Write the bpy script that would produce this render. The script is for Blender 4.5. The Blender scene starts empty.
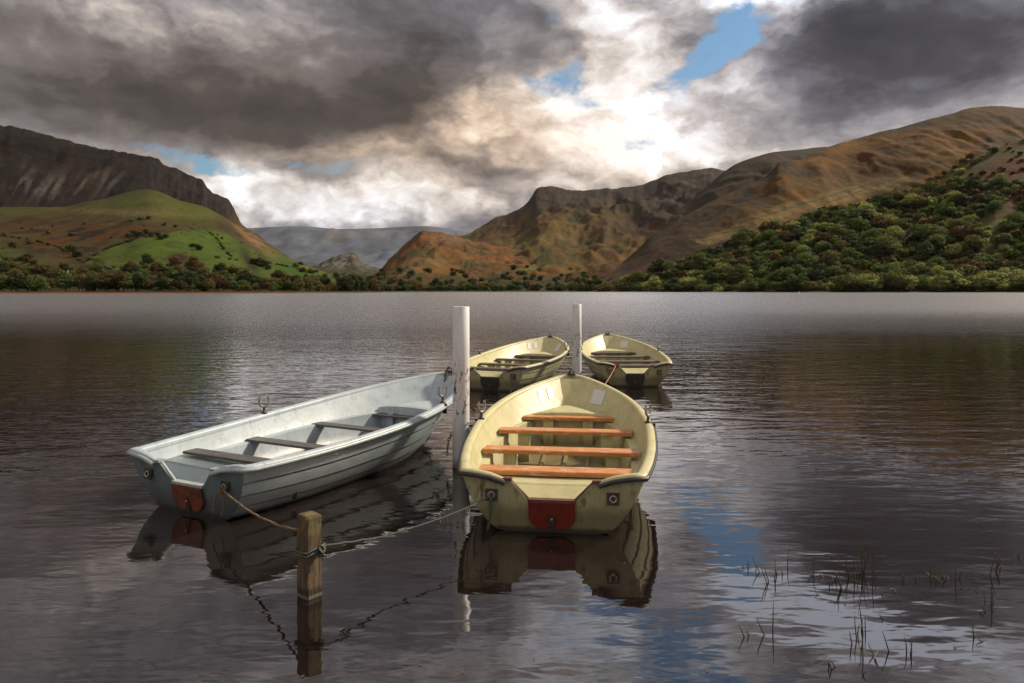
import bpy, bmesh, math, random
import numpy as np
from mathutils import Vector, Matrix

random.seed(7)
rng = np.random.default_rng(7)
F = 711.1
H = 1.75
YH = 290.5
CX = 512.0
R = math.radians
S = bpy.context.scene
COL = S.collection


def at(px, py, z):
    y = (H - z) * F / (py - YH)
    return Vector(((px - CX) / F * y, y, z))


def at_depth(px, py, y):
    return Vector(((px - CX) / F * y, y, H - (py - YH) / F * y))


# ------------------------------------------------------------------ helpers
def new_obj(name, me, parent=None, mats=None):
    o = bpy.data.objects.new(name, me)
    COL.objects.link(o)
    if parent is not None:
        o.parent = parent
    if mats is not None:
        for m in (mats if isinstance(mats, (list, tuple)) else [mats]):
            me.materials.append(m)
    return o


def empty(name, loc, rz, label, cat, group=None):
    o = bpy.data.objects.new(name, None)
    COL.objects.link(o)
    o.empty_display_size = 0.2
    o.location = loc
    o.rotation_euler = (0, 0, rz)
    tag(o, label, cat, group)
    return o


def tag(o, label, cat, group=None):
    o['label'] = label
    o['category'] = cat
    if group:
        o['group'] = group
    return o


def mesh_from(name, verts, faces, smooth=False):
    me = bpy.data.meshes.new(name)
    me.from_pydata([tuple(v) for v in verts], [], faces)
    if smooth:
        me.polygons.foreach_set('use_smooth', [True] * len(me.polygons))
    me.update()
    return me


class MB:
    """mesh collector with its own list of vertices, faces and smooth flags"""

    def __init__(self):
        self.v = []
        self.f = []
        self.s = []
        self.mi = []

    def grid(self, rows, smooth=True, closed_u=False, closed_v=False, flip=False, mi=0):
        b = len(self.v)
        n, m = len(rows), len(rows[0])
        for r in rows:
            self.v.extend([Vector(p) for p in r])
        for i in range(n if closed_u else n - 1):
            for j in range(m if closed_v else m - 1):
                a = b + i * m + j
                c = b + i * m + (j + 1) % m
                d = b + ((i + 1) % n) * m + (j + 1) % m
                e = b + ((i + 1) % n) * m + j
                self.f.append((a, e, d, c) if flip else (a, c, d, e))
                self.s.append(smooth)
                self.mi.append(mi)

    def poly(self, pts, smooth=False, flip=False, mi=0):
        b = len(self.v)
        self.v.extend([Vector(p) for p in pts])
        idx = list(range(b, b + len(pts)))
        self.f.append(tuple(reversed(idx)) if flip else tuple(idx))
        self.s.append(smooth)
        self.mi.append(mi)

    def box(self, c, size, rot=None, mi=0):
        c = Vector(c)
        hx, hy, hz = [q / 2 for q in size]
        cs = [Vector((x, y, z)) for z in (-hz, hz) for y in (-hy, hy) for x in (-hx, hx)]
        if rot is not None:
            cs = [rot @ p for p in cs]
        cs = [p + c for p in cs]
        for f in ((0, 2, 3, 1), (4, 5, 7, 6), (0, 1, 5, 4), (2, 6, 7, 3), (0, 4, 6, 2), (1, 3, 7, 5)):
            self.poly([cs[i] for i in f], mi=mi)

    def prism(self, outline, thick, axis=Vector((0, 1, 0)), mi=0):
        """outline: list of Vectors (planar), extruded by thick along axis"""
        a = [Vector(p) for p in outline]
        b = [p + axis * thick for p in a]
        self.poly(a, mi=mi)
        self.poly(b, flip=True, mi=mi)
        n = len(a)
        for i in range(n):
            j = (i + 1) % n
            self.poly([a[j], a[i], b[i], b[j]], mi=mi)

    def tube(self, pts, r, n=8, closed=False, cap=True, mi=0):
        pts = [Vector(p) for p in pts]
        m = len(pts)
        rr = r if isinstance(r, (list, tuple)) else [r] * m
        rows = []
        up = None
        for i in range(m):
            if closed:
                t = pts[(i + 1) % m] - pts[i - 1]
            else:
                t = pts[min(i + 1, m - 1)] - pts[max(i - 1, 0)]
            if t.length < 1e-9:
                t = Vector((0, 0, 1))
            t.normalize()
            if up is None:
                up = Vector((0, 0, 1)) if abs(t.z) < .9 else Vector((1, 0, 0))
            x = up - t * up.dot(t)
            if x.length < 1e-6:
                x = Vector((1, 0, 0)) - t * t.x
            x.normalize()
            up = x
            y = t.cross(x)
            rows.append([pts[i] + (x * math.cos(k * 2 * math.pi / n) + y * math.sin(k * 2 * math.pi / n)) * rr[i] for k in range(n)])
        self.grid(rows, True, closed_u=closed, closed_v=True, flip=True, mi=mi)
        if cap and not closed:
            self.poly(rows[0], flip=False, mi=mi)
            self.poly(rows[-1], flip=True, mi=mi)

    def lathe(self, prof, c=(0, 0, 0), n=24, mi=0):
        c = Vector(c)
        rows = [[c + Vector((r * math.cos(k * 2 * math.pi / n), r * math.sin(k * 2 * math.pi / n), z)) for k in range(n)] for r, z in prof]
        self.grid(rows, True, closed_v=True, mi=mi)

    def mesh(self, name):
        me = bpy.data.meshes.new(name)
        me.from_pydata([tuple(p) for p in self.v], [], self.f)
        me.polygons.foreach_set('use_smooth', self.s)
        me.polygons.foreach_set('material_index', self.mi)
        me.update()
        return me

    def build(self, name, mats, parent=None):
        return new_obj(name, self.mesh(name), parent, mats)


def pchip(xs, ys):
    xs = np.array(xs, float)
    ys = np.array(ys, float)
    h = np.diff(xs)
    d = np.diff(ys) / h
    m = np.zeros(len(xs))
    m[0], m[-1] = d[0], d[-1]
    for i in range(1, len(xs) - 1):
        if d[i - 1] * d[i] > 0:
            w1, w2 = 2 * h[i] + h[i - 1], h[i] + 2 * h[i - 1]
            m[i] = (w1 + w2) / (w1 / d[i - 1] + w2 / d[i])

    def f(x):
        x = np.clip(x, xs[0], xs[-1])
        i = np.clip(np.searchsorted(xs, x) - 1, 0, len(xs) - 2)
        t = (x - xs[i]) / h[i]
        return ((1 + 2 * t) * (1 - t) ** 2 * ys[i] + t * (1 - t) ** 2 * h[i] * m[i] + t * t * (3 - 2 * t) * ys[i + 1] + t * t * (t - 1) * h[i] * m[i + 1])
    return f


# ------------------------------------------------------------------ node helpers
class Ex:
    """tiny expression builder on shader math nodes"""

    def __init__(self, nt, s):
        self.nt, self.s = nt, s

    def op(self, o, *a, clamp=False):
        n = self.nt.nodes.new('ShaderNodeMath')
        n.operation = o
        n.use_clamp = clamp
        for i, q in enumerate((self,) + a):
            if isinstance(q, Ex):
                self.nt.links.new(q.s, n.inputs[i])
            else:
                n.inputs[i].default_value = float(q)
        return Ex(self.nt, n.outputs[0])

    def __add__(a, b): return a.op('ADD', b)
    def __radd__(a, b): return a.op('ADD', b)
    def __sub__(a, b): return a.op('SUBTRACT', b)
    def __rsub__(a, b): return (a * -1.0) + b
    def __mul__(a, b): return a.op('MULTIPLY', b)
    def __rmul__(a, b): return a.op('MULTIPLY', b)
    def __truediv__(a, b): return a.op('DIVIDE', b)
    def clamp(a): return a.op('ADD', 0.0, clamp=True)

    def sstep(a, lo, hi, o0=0.0, o1=1.0):
        n = a.nt.nodes.new('ShaderNodeMapRange')
        n.interpolation_type = 'SMOOTHSTEP'
        a.nt.links.new(a.s, n.inputs['Value'])
        n.inputs['From Min'].default_value = lo
        n.inputs['From Max'].default_value = hi
        n.inputs['To Min'].default_value = o0
        n.inputs['To Max'].default_value = o1
        return Ex(a.nt, n.outputs['Result'])


def noise(nt, vec, scale, detail=4, rough=.5, dist=0.0, out='Fac', lac=2.0):
    n = nt.nodes.new('ShaderNodeTexNoise')
    n.inputs['Scale'].default_value = scale
    n.inputs['Detail'].default_value = detail
    n.inputs['Roughness'].default_value = rough
    n.inputs['Distortion'].default_value = dist
    n.inputs['Lacunarity'].default_value = lac
    if vec is not None:
        nt.links.new(vec, n.inputs['Vector'])
    return Ex(nt, n.outputs[0]) if out == 'Fac' else n.outputs['Color']


def mapping(nt, vec, scale=(1, 1, 1), loc=(0, 0, 0), rot=(0, 0, 0)):
    n = nt.nodes.new('ShaderNodeMapping')
    n.inputs['Scale'].default_value = scale
    n.inputs['Location'].default_value = loc
    n.inputs['Rotation'].default_value = rot
    nt.links.new(vec, n.inputs['Vector'])
    return n.outputs[0]


def mix(nt, fac, a, b):
    n = nt.nodes.new('ShaderNodeMix')
    n.data_type = 'RGBA'
    n.clamp_factor = True
    for s, q in ((n.inputs[0], fac), (n.inputs[6], a), (n.inputs[7], b)):
        if isinstance(q, Ex):
            nt.links.new(q.s, s)
        elif isinstance(q, bpy.types.NodeSocket):
            nt.links.new(q, s)
        elif isinstance(q, (tuple, list)):
            s.default_value = (*q[:3], 1)
        else:
            s.default_value = q
    return n.outputs[2]


def combine(nt, x, y, z):
    n = nt.nodes.new('ShaderNodeCombineXYZ')
    for i, q in enumerate((x, y, z)):
        if isinstance(q, Ex):
            nt.links.new(q.s, n.inputs[i])
        else:
            n.inputs[i].default_value = q
    return n.outputs[0]


def separate(nt, v):
    n = nt.nodes.new('ShaderNodeSeparateXYZ')
    nt.links.new(v, n.inputs[0])
    return [Ex(nt, o) for o in n.outputs]


def base_mat(name):
    m = bpy.data.materials.new(name)
    m.use_nodes = True
    nt = m.node_tree
    b = nt.nodes['Principled BSDF']
    return m, nt, b


def coord(nt, which='Object'):
    t = nt.nodes.new('ShaderNodeTexCoord')
    return t.outputs[which]


def bump(nt, b, h, dist=.01, strength=1.0):
    n = nt.nodes.new('ShaderNodeBump')
    n.inputs['Strength'].default_value = strength
    n.inputs['Distance'].default_value = dist
    nt.links.new(h.s, n.inputs['Height'])
    nt.links.new(n.outputs[0], b.inputs['Normal'])


def simple(name, c1, c2, scale=8, rough=.5, bumpd=0.0, metal=0.0, stretch=(1, 1, 1), spec=.5, detail=6):
    m, nt, b = base_mat(name)
    v = mapping(nt, coord(nt), stretch)
    n = noise(nt, v, scale, detail, .6)
    nt.links.new(mix(nt, n.sstep(.3, .7), c1, c2), b.inputs['Base Color'])
    b.inputs['Roughness'].default_value = rough
    b.inputs['Metallic'].default_value = metal
    b.inputs['Specular IOR Level'].default_value = spec
    if bumpd:
        bump(nt, b, n, bumpd)
    return m


# ------------------------------------------------------------------ camera, light, world
cam_d = bpy.data.cameras.new('camera')
cam = bpy.data.objects.new('camera', cam_d)
COL.objects.link(cam)
cam.location = (0, 0, H)
cam.rotation_euler = (R(90), 0, 0)
cam_d.sensor_width = 36
cam_d.lens = 25
cam_d.shift_y = -(341.5 - YH) / 1024
cam_d.clip_start = .05
cam_d.clip_end = 40000
S.camera = cam

SUN_AZ, SUN_EL = R(64), R(37)
sd = Vector((math.sin(SUN_AZ) * math.cos(SUN_EL), math.cos(SUN_AZ) * math.cos(SUN_EL), math.sin(SUN_EL)))
sl = bpy.data.lights.new('sun', 'SUN')
sl.energy = 4.4
sl.angle = R(5)
sl.color = (1, .87, .68)
so = bpy.data.objects.new('sun', sl)
COL.objects.link(so)
so.rotation_euler = sd.to_track_quat('Z', 'Y').to_euler()
so.location = (20, 20, 40)

W = bpy.data.worlds.new('World')
S.world = W
W.use_nodes = True
W.cycles.sampling_method = 'MANUAL'
W.cycles.sample_map_resolution = 512
nt = W.node_tree
bg = nt.nodes['Background']
BG = .1
bg.inputs['Strength'].default_value = BG
sky = nt.nodes.new('ShaderNodeTexSky')
sky.sky_type = 'NISHITA'
sky.sun_disc = False
sky.sun_elevation = SUN_EL
sky.sun_rotation = SUN_AZ
sky.air_density = 1.0
sky.dust_density = 0.6
dv = coord(nt, 'Generated')
X, Y, Z = separate(nt, dv)
az = X.op('ARCTAN2', Y)
el = Z.op('ARCSINE')


def ae(px, py):
    a = math.atan((px - CX) / F)
    return a, math.atan((YH - py) / F * math.cos(a))


def sub_noise(vec, scale, detail, rough=.5, dist=0.):
    return noise(nt, vec, scale, detail, rough, dist)


flat = combine(nt, az * 1.0, el * 1.55, 0.0)
wc = noise(nt, mapping(nt, flat, (1, 1, 1), (3.1, 7.7, 1.3)), 5.0, 5, .55, 0, 'Color')
wr, wg, _ = separate(nt, wc)
wc2 = noise(nt, mapping(nt, flat, (1, 1, 1), (9.1, 2.7, 4.3)), 16.0, 5, .6, 0, 'Color')
vr, vg, _ = separate(nt, wc2)
azw = az + (wr - .5) * .20 + (vr - .5) * .07
elw = el + (wg - .5) * .13 + (vg - .5) * .05


def blob(px, py, sx, sy, w, rot=0.0):
    a0, e0 = ae(px, py)
    dx = azw - a0
    dy = elw - e0
    if rot:
        c, s_ = math.cos(rot), math.sin(rot)
        dx, dy = dx * c + dy * s_, dy * c - dx * s_
    dx = dx * (F / sx)
    dy = dy * (F / sy)
    q = (dx * dx + dy * dy) * -1.0
    return q.op('EXPONENT') * w


def blobs(base, lst):
    acc = None
    for b in lst:
        g = blob(*b)
        acc = g if acc is None else acc + g
    return acc + base


LUM = blobs(.40, [
    # big warm grey cloud, upper left
    (250, 108, 170, 42, -.26), (60, 110, 150, 40, -.12), (400, 75, 70, 55, -.20), (440, -10, 90, 45, -.14), (160, 8, 170, 26, .10), (30, 150, 120, 16, .08),
    (30, 50, 120, 30, -.02), (330, 20, 120, 40, -.06), (120, 18, 120, 22, .08), (210, 30, 60, 20, .06),
    # glowing edge and the white heap in the middle
    (480, 112, 46, 38, .40), (390, 153, 100, 11, .26), (600, 85, 80, 60, .22), (660, 30, 60, 50, .26), (620, 20, 30, 25, .14), (655, 125, 80, 30, .20),
    (755, 88, 45, 28, .36), (580, 155, 110, 28, .26), (690, 160, 70, 22, .16), (775, 20, 25, 30, .26), (560, 100, 30, 18, .18), (610, 110, 130, 55, .26), (540, 185, 160, 16, .10), (530, 180, 200, 16, .10),
    # small darks within it
    (582, 52, 28, 20, -.30), (700, 122, 36, 18, -.34), (500, 166, 55, 20, -.40), (612, 118, 28, 12, -.16), (540, 30, 28, 24, -.20), (520, 65, 20, 14, -.14),
    # slate cloud, upper right
    (870, 45, 125, 52, -.22), (1010, 20, 120, 50, -.10), (820, 100, 60, 35, -.12), (940, 122, 150, 22, .08), (1020, 95, 60, 26, .10), (800, 140, 90, 16, .14),
    # low heap over the valley
    (300, 203, 80, 20, .44), (420, 205, 60, 26, .42), (225, 190, 40, 20, .36), (345, 183, 38, 10, -.20), (485, 205, 30, 16, .2),
    (330, 238, 130, 12, -.16),
    # the sky above the frame
    (865, -44, 75, 20, 1.1), (950, -66, 60, 16, .7), (755, -22, 34, 18, .7), (600, -40, 60, 22, .45), (560, -85, 90, 26, .4), (690, -85, 80, 24, .35), (668, 140, 52, 24, .30), (1030, -120, 120, 60, .25), (420, -110, 160, 70, .12), (120, -120, 220, 80, .10), (780, -170, 160, 70, .20),
])
GAP = blobs(0.0, [
    (715, 62, 56, 13, 1.05, R(45)), (752, 15, 30, 18, .5, R(50)), (665, 92, 28, 12, .5, R(30)), (556, 74, 26, 13, .8), (590, 98, 30, 8, .4),
    (205, 168, 70, 8, .62, R(-12)), (330, 172, 70, 9, .42), (650, -40, 70, 45, .5), (700, -110, 120, 40, .5), (980, 290, 1, 1, 0.0),
    (560, 20, 20, 10, .35), (640, 145, 22, 7, .45),
])
wv = nt.nodes.new('ShaderNodeVectorMath'); wv.operation = 'ADD'
nt.links.new(flat, wv.inputs[0])
nt.links.new(combine(nt, (wr - .5) * .10 + (vr - .5) * .05, (wg - .5) * .10 + (vg - .5) * .05, 0.0), wv.inputs[1])
wflat = wv.outputs[0]


def billow(off):
    acc = None
    for sc__, am, seed_ in ((7.0, .50, 1.7), (15.0, .27, 4.1), (33.0, .14, 8.3), (70.0, .07, 2.9)):
        n_ = noise(nt, mapping(nt, wflat, (1, 1, 1), (seed_ + off[0], off[1] + seed_ * .37, seed_)), sc__, 1, .5)
        q = ((n_ - .5).op('ABSOLUTE') * 2.6).op('MINIMUM', 1.0) * am
        acc = q if acc is None else acc + q
    return acc


n1 = noise(nt, mapping(nt, flat, (1, 1, 1), (1.7, .4, 0)), 6.5, 9, .60, .35)
n2 = noise(nt, mapping(nt, flat, (1, 1, 1), (5.2, 8.8, 2)), 19.0, 8, .62, .5)
n3 = noise(nt, mapping(nt, flat, (.55, 1, 1), (2.2, 1.8, 5)), 3.4, 7, .55, .4)
bl0 = billow((0, 0)); bl1 = billow((-.014, -.020))
relief = (bl0 - bl1)
bright = LUM.sstep(.30, .70, .34, 1.0)
n4 = noise(nt, mapping(nt, flat, (.5, 1, 1), (6.2, 3.8, 1), (0, 0, R(-12))), 9.0, 8, .6, .6)
lum = LUM + ((n1 - .5) * .50 + (n2 - .5) * .22 + (bl0 - .34) * .30 + relief * .6) * bright + (n3 - .5) * .50 + (n4 - .5) * .42
lum = lum + az.op('ABSOLUTE').sstep(.85, 1.7) * .22 + el.sstep(.45, .70) * .06
rmp = nt.nodes.new('ShaderNodeValToRGB')
nt.links.new(lum.s, rmp.inputs[0])
cr = rmp.color_ramp
stops = [(0.0, (.045, .041, .042)), (.16, (.074, .066, .064)), (.34, (.16, .146, .145)), (.5, (.31, .28, .265)), (.66, (.50, .445, .40)), (.82, (.70, .66, .62)), (1.0, (.92, .905, .89))]
while len(cr.elements) < len(stops):
    cr.elements.new(.5)
for e, (p, c) in zip(cr.elements, stops):
    e.position = p
    e.color = (*c, 1)
warm = blobs(0.0, [(470, 125, 70, 60, .9), (370, 152, 120, 18, .8), (610, 150, 140, 45, .55), (250, 90, 220, 60, .5), (640, 70, 90, 60, .3)]).clamp()
cool = blobs(0.0, [(880, 50, 200, 90, 1.0), (500, 168, 60, 22, .5), (330, 232, 160, 25, .8), (440, -20, 120, 60, .5), (700, 122, 50, 30, .4), (860, -100, 400, 80, .55), (160, -60, 260, 60, .4)]).clamp()
cl = mix(nt, warm, rmp.outputs[0], (1, 1, 1))
mw = nt.nodes.new('ShaderNodeMix'); mw.data_type = 'RGBA'; mw.blend_type = 'MULTIPLY'
nt.links.new(warm.s, mw.inputs[0]); nt.links.new(rmp.outputs[0], mw.inputs[6]); mw.inputs[7].default_value = (1.06, .90, .74, 1)
mc = nt.nodes.new('ShaderNodeMix'); mc.data_type = 'RGBA'; mc.blend_type = 'MULTIPLY'
nt.links.new(cool.s, mc.inputs[0]); nt.links.new(mw.outputs[2], mc.inputs[6]); mc.inputs[7].default_value = (.84, .90, 1.06, 1)
sc_ = nt.nodes.new('ShaderNodeVectorMath'); sc_.operation = 'SCALE'
nt.links.new(mc.outputs[2], sc_.inputs[0]); sc_.inputs['Scale'].default_value = 1 / BG
gate = (GAP * 2.2).clamp()
gapm = (GAP * .85 + ((n1 - .5) * 1.1 + (n2 - .5) * 1.6 - (bl0 - .34) * 1.1) * gate).sstep(.16, .98)
skyc = nt.nodes.new('ShaderNodeVectorMath'); skyc.operation = 'MULTIPLY'
nt.links.new(sky.outputs[0], skyc.inputs[0]); skyc.inputs[1].default_value = (.60, .76, .80)
final = mix(nt, gapm, sc_.outputs[0], skyc.outputs[0])
nt.links.new(final, bg.inputs['Color'])

# ------------------------------------------------------------------ numpy noise
_perm = rng.permutation(256)
_perm = np.concatenate([_perm, _perm, _perm])
_grad = np.array([(math.cos(a), math.sin(a)) for a in np.linspace(0, 2 * math.pi, 32, endpoint=False)])


def perlin(x, y):
    xi, yi = np.floor(x).astype(int), np.floor(y).astype(int)
    xf, yf = x - xi, y - yi
    u, v = xf ** 3 * (xf * (xf * 6 - 15) + 10), yf ** 3 * (yf * (yf * 6 - 15) + 10)

    def g(ix, iy, fx, fy):
        k = _perm[(_perm[ix & 255] + iy) & 255] & 31
        return _grad[k, 0] * fx + _grad[k, 1] * fy
    a = g(xi, yi, xf, yf); b = g(xi + 1, yi, xf - 1, yf)
    c = g(xi, yi + 1, xf, yf - 1); d = g(xi + 1, yi + 1, xf - 1, yf - 1)
    return (a + u * (b - a)) * (1 - v) + (c + u * (d - c)) * v


def fbm(x, y, oct=5, gain=.5, ridge=False):
    s = np.zeros_like(x, dtype=float); a = 1.0; t = 0.0
    for i in range(oct):
        n = perlin(x * 2 ** i + 17.3 * i, y * 2 ** i + 5.1 * i) * 1.5
        s += a * ((1 - np.abs(n) * 2) if ridge else n)
        t += a; a *= gain
    return s / t


def sst(x, lo, hi):
    t = np.clip((x - lo) / (hi - lo), 0, 1)
    return t * t * (3 - 2 * t)


def gau(px, py, cx, cy, sx, sy, rot=0.0):
    dx, dy = px - cx, py - cy
    c, s = math.cos(rot), math.sin(rot)
    dx, dy = dx * c + dy * s, dy * c - dx * s
    return np.exp(-((dx / sx) ** 2 + (dy / sy) ** 2))


def inpoly(px, py, poly):
    ins = np.zeros(px.shape, bool)
    n = len(poly)
    for i in range(n):
        x1, y1 = poly[i]; x2, y2 = poly[(i + 1) % n]
        cond = (y1 > py) != (y2 > py)
        xx = (x2 - x1) * (py - y1) / ((y2 - y1) if y2 != y1 else 1e-9) + x1
        ins ^= cond & (px < xx)
    return ins


# ------------------------------------------------------------------ terrain
def terrain_mat(name, detail_scale, amt=.35, bumpd=3.0, rough=.95, gain=.50):
    m, nt, b = base_mat(name)
    a = nt.nodes.new('ShaderNodeAttribute')
    a.attribute_name = 'cover'
    g = nt.nodes.new('ShaderNodeNewGeometry')
    n = noise(nt, g.outputs['Position'], detail_scale, 8, .65)
    n_b = noise(nt, g.outputs['Position'], detail_scale * 4.3, 6, .65)
    n_c = noise(nt, g.outputs['Position'], detail_scale * 17.0, 4, .7)
    k = (n - .5) * 1.8 * amt + (n_b - .5) * 2.4 * amt + (n_c - .5) * 2.8 * amt + 1.0
    k = k.op('MAXIMUM', .15) * (gain * .80)
    v = nt.nodes.new('ShaderNodeVectorMath'); v.operation = 'SCALE'
    nt.links.new(a.outputs['Color'], v.inputs[0]); nt.links.new(k.s, v.inputs['Scale'])
    nt.links.new(v.outputs[0], b.inputs['Base Color'])
    b.inputs['Roughness'].default_value = rough
    b.inputs['Specular IOR Level'].default_value = .1
    if bumpd:
        bump(nt, b, n + n_b * .5, bumpd, .8)
    return m


def grid_mesh(name, P, colr, mat, kind='structure'):
    nr, nc = P.shape[:2]
    me = bpy.data.meshes.new(name)
    v = P.reshape(-1, 3).astype(np.float32)
    i = np.arange(nr * nc).reshape(nr, nc)
    f = np.stack([i[:-1, :-1], i[:-1, 1:], i[1:, 1:], i[1:, :-1]], -1).reshape(-1, 4)
    me.vertices.add(len(v)); me.vertices.foreach_set('co', v.ravel())
    me.loops.add(f.size); me.loops.foreach_set('vertex_index', f.ravel().astype(np.int32))
    me.polygons.add(len(f))
    me.polygons.foreach_set('loop_start', np.arange(0, f.size, 4, dtype=np.int32))
    me.polygons.foreach_set('loop_total', np.full(len(f), 4, dtype=np.int32))
    me.polygons.foreach_set('use_smooth', np.ones(len(f), bool))
    me.update(calc_edges=True)
    if colr is not None:
        at_ = me.color_attributes.new('cover', 'FLOAT_COLOR', 'POINT')
        c = np.concatenate([colr.reshape(-1, 3), np.ones((nr * nc, 1))], 1).astype(np.float32)
        at_.data.foreach_set('color', c.ravel())
    o = new_obj(name, me, None, mat)
    o['kind'] = kind
    return o


SHORE = pchip([-900, -200, 0, 150, 250, 340, 400, 480, 560, 620, 690, 760, 850, 1024, 1300, 2000],
              [420, 430, 440, 460, 480, 560, 720, 860, 880, 820, 740, 690, 640, 620, 560, 520])


class Hill:
    pass


def hill(name, crest, depth, toe, x0, x1, step, nv, prof, amp, col_fn, mat, ridge_amp=0.0, fscale=1 / 220., nback=14, seed=0.0, crest_jit=0.0, back=1.45):
    cf = pchip([c[0] for c in crest], [c[1] for c in crest])
    df = depth if callable(depth) else pchip([d[0] for d in depth], [d[1] for d in depth])
    px = np.arange(x0, x1 + step, step)
    cy = cf(px)
    if crest_jit:
        cy = cy + fbm(px * .11 + seed, px * 0 + seed, 5, .6) * crest_jit
    Yc = df(px)
    Yt = toe(px)
    Yc = np.maximum(Yc, Yt + 60)
    Zc = np.maximum(H + (YH - cy) / F * Yc, 1.0)
    v = np.concatenate([np.linspace(0, 1, nv) ** .9, np.linspace(1, back, nback + 1)[1:]])
    V = v[:, None]
    Yg = Yt[None] + (Yc - Yt)[None] * V
    Xg = (px[None] - CX) / F * Yg
    p = prof(np.minimum(V, 1.0), px[None])
    kw = int(round(26 / step))
    kern = np.exp(-(np.arange(-2 * kw, 2 * kw + 1) / kw) ** 2); kern /= kern.sum()
    Zs = np.convolve(np.pad(Zc, 2 * kw, mode='edge'), kern, 'valid')
    wv_ = np.clip(V, 0, 1) ** 2.2
    Ze = np.minimum(Zs, Zc * 1.25 + 5)[None] * (1 - wv_) + Zc[None] * wv_
    Zg = -1.5 + (Ze + 1.5) * p
    bk = np.clip((V - 1) / (back - 1), 0, 1)
    Zg = np.where(V > 1, Zc[None] * (1 - .9 * bk ** 1.3) - 2 * bk, Zg)
    win = np.clip(V * 6, 0, 1) * np.clip(np.abs(1 - V) * 5, 0.0, 1)
    n = fbm(Xg * fscale + seed, Yg * fscale + seed * 2, 6, .5)
    Zg = Zg + n * amp * Zc[None] * win
    if ridge_amp:
        n2 = fbm(Xg * fscale * 2.2 + seed, Yg * fscale * .7 + seed * 3, 5, .55, True)
        Zg = Zg + n2 * ridge_amp * Zc[None] * win
    PY = YH - F * (Zg - H) / Yg
    PX = np.broadcast_to(px[None], PY.shape)
    cover = np.clip(col_fn(PX, PY, np.broadcast_to(V, PY.shape), Xg, Yg, Zg), .004, .8)
    P = np.stack([Xg, Yg, Zg], -1)
    o = grid_mesh(name, P, cover, mat)
    h = Hill()
    h.P, h.PX, h.PY, h.nv, h.o = P, PX, PY, nv, o
    # what of it can be seen from the lake: nothing nearer in the column stands higher in the view
    r = (Zg - H) / Yg
    mx = np.maximum.accumulate(r, 0)
    h.vis = r >= mx - 1e-6
    return h


def lerp3(a, b, t):
    return a + (np.array(b)[None, None] - a) * t[..., None]


def const(px, c):
    return np.broadcast_to(np.array(c, float), px.shape + (3,)).copy()


# --- far hills, the mist's blue grey tinted into their colour
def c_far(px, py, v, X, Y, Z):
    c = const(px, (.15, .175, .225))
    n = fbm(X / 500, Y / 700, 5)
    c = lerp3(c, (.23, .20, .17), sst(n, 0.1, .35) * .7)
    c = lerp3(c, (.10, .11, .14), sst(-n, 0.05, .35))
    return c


M_far = terrain_mat('misted far hill cover', .006, .3, 8, gain=.8)
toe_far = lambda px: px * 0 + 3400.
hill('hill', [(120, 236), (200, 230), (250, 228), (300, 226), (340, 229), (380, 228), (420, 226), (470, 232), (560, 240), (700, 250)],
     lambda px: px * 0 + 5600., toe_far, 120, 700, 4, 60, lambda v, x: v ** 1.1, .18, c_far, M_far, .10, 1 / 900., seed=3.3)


# --- rocky knoll at the valley mouth
def c_knoll(px, py, v, X, Y, Z):
    c = const(px, (.13, .12, .09))
    n = fbm(X / 60, Y / 60, 5)
    c = lerp3(c, (.24, .23, .22), sst(n, -.05, .2))
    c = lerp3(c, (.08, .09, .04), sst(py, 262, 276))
    return c


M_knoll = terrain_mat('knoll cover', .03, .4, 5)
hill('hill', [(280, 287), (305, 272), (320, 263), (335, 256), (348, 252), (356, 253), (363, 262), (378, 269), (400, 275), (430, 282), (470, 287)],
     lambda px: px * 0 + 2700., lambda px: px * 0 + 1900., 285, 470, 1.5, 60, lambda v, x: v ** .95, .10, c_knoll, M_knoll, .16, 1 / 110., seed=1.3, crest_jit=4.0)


# --- mountain on the left, its cover darkened to carry the cloud shadow
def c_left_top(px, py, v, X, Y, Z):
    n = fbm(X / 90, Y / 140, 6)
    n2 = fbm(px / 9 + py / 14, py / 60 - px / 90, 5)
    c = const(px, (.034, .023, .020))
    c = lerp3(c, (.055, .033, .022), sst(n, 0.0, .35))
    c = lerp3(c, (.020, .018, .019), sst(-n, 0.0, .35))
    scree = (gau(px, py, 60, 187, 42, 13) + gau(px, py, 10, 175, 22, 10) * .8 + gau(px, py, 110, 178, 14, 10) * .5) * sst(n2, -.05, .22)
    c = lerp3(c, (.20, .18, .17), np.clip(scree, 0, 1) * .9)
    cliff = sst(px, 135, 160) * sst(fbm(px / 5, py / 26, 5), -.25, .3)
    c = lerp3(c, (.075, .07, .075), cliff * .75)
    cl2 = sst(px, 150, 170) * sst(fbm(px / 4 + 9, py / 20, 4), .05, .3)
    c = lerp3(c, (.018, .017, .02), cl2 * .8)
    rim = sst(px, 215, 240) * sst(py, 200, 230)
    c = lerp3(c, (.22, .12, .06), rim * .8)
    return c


M_left_top = terrain_mat('cloud-shaded heather and slate', .02, .42, 6, gain=.42)
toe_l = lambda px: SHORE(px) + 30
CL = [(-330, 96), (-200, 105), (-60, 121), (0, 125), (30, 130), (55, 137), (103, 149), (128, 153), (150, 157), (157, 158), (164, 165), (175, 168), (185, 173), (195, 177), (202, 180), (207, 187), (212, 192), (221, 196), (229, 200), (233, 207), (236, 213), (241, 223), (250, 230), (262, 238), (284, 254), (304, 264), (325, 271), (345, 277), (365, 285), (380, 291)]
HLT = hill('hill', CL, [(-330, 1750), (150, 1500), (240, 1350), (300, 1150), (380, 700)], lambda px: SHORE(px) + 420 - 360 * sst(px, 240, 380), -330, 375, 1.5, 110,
           lambda v, x: v ** 1.05, .045, c_left_top, M_left_top, .07, 1 / 240., seed=5.1, crest_jit=2.6)


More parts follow.
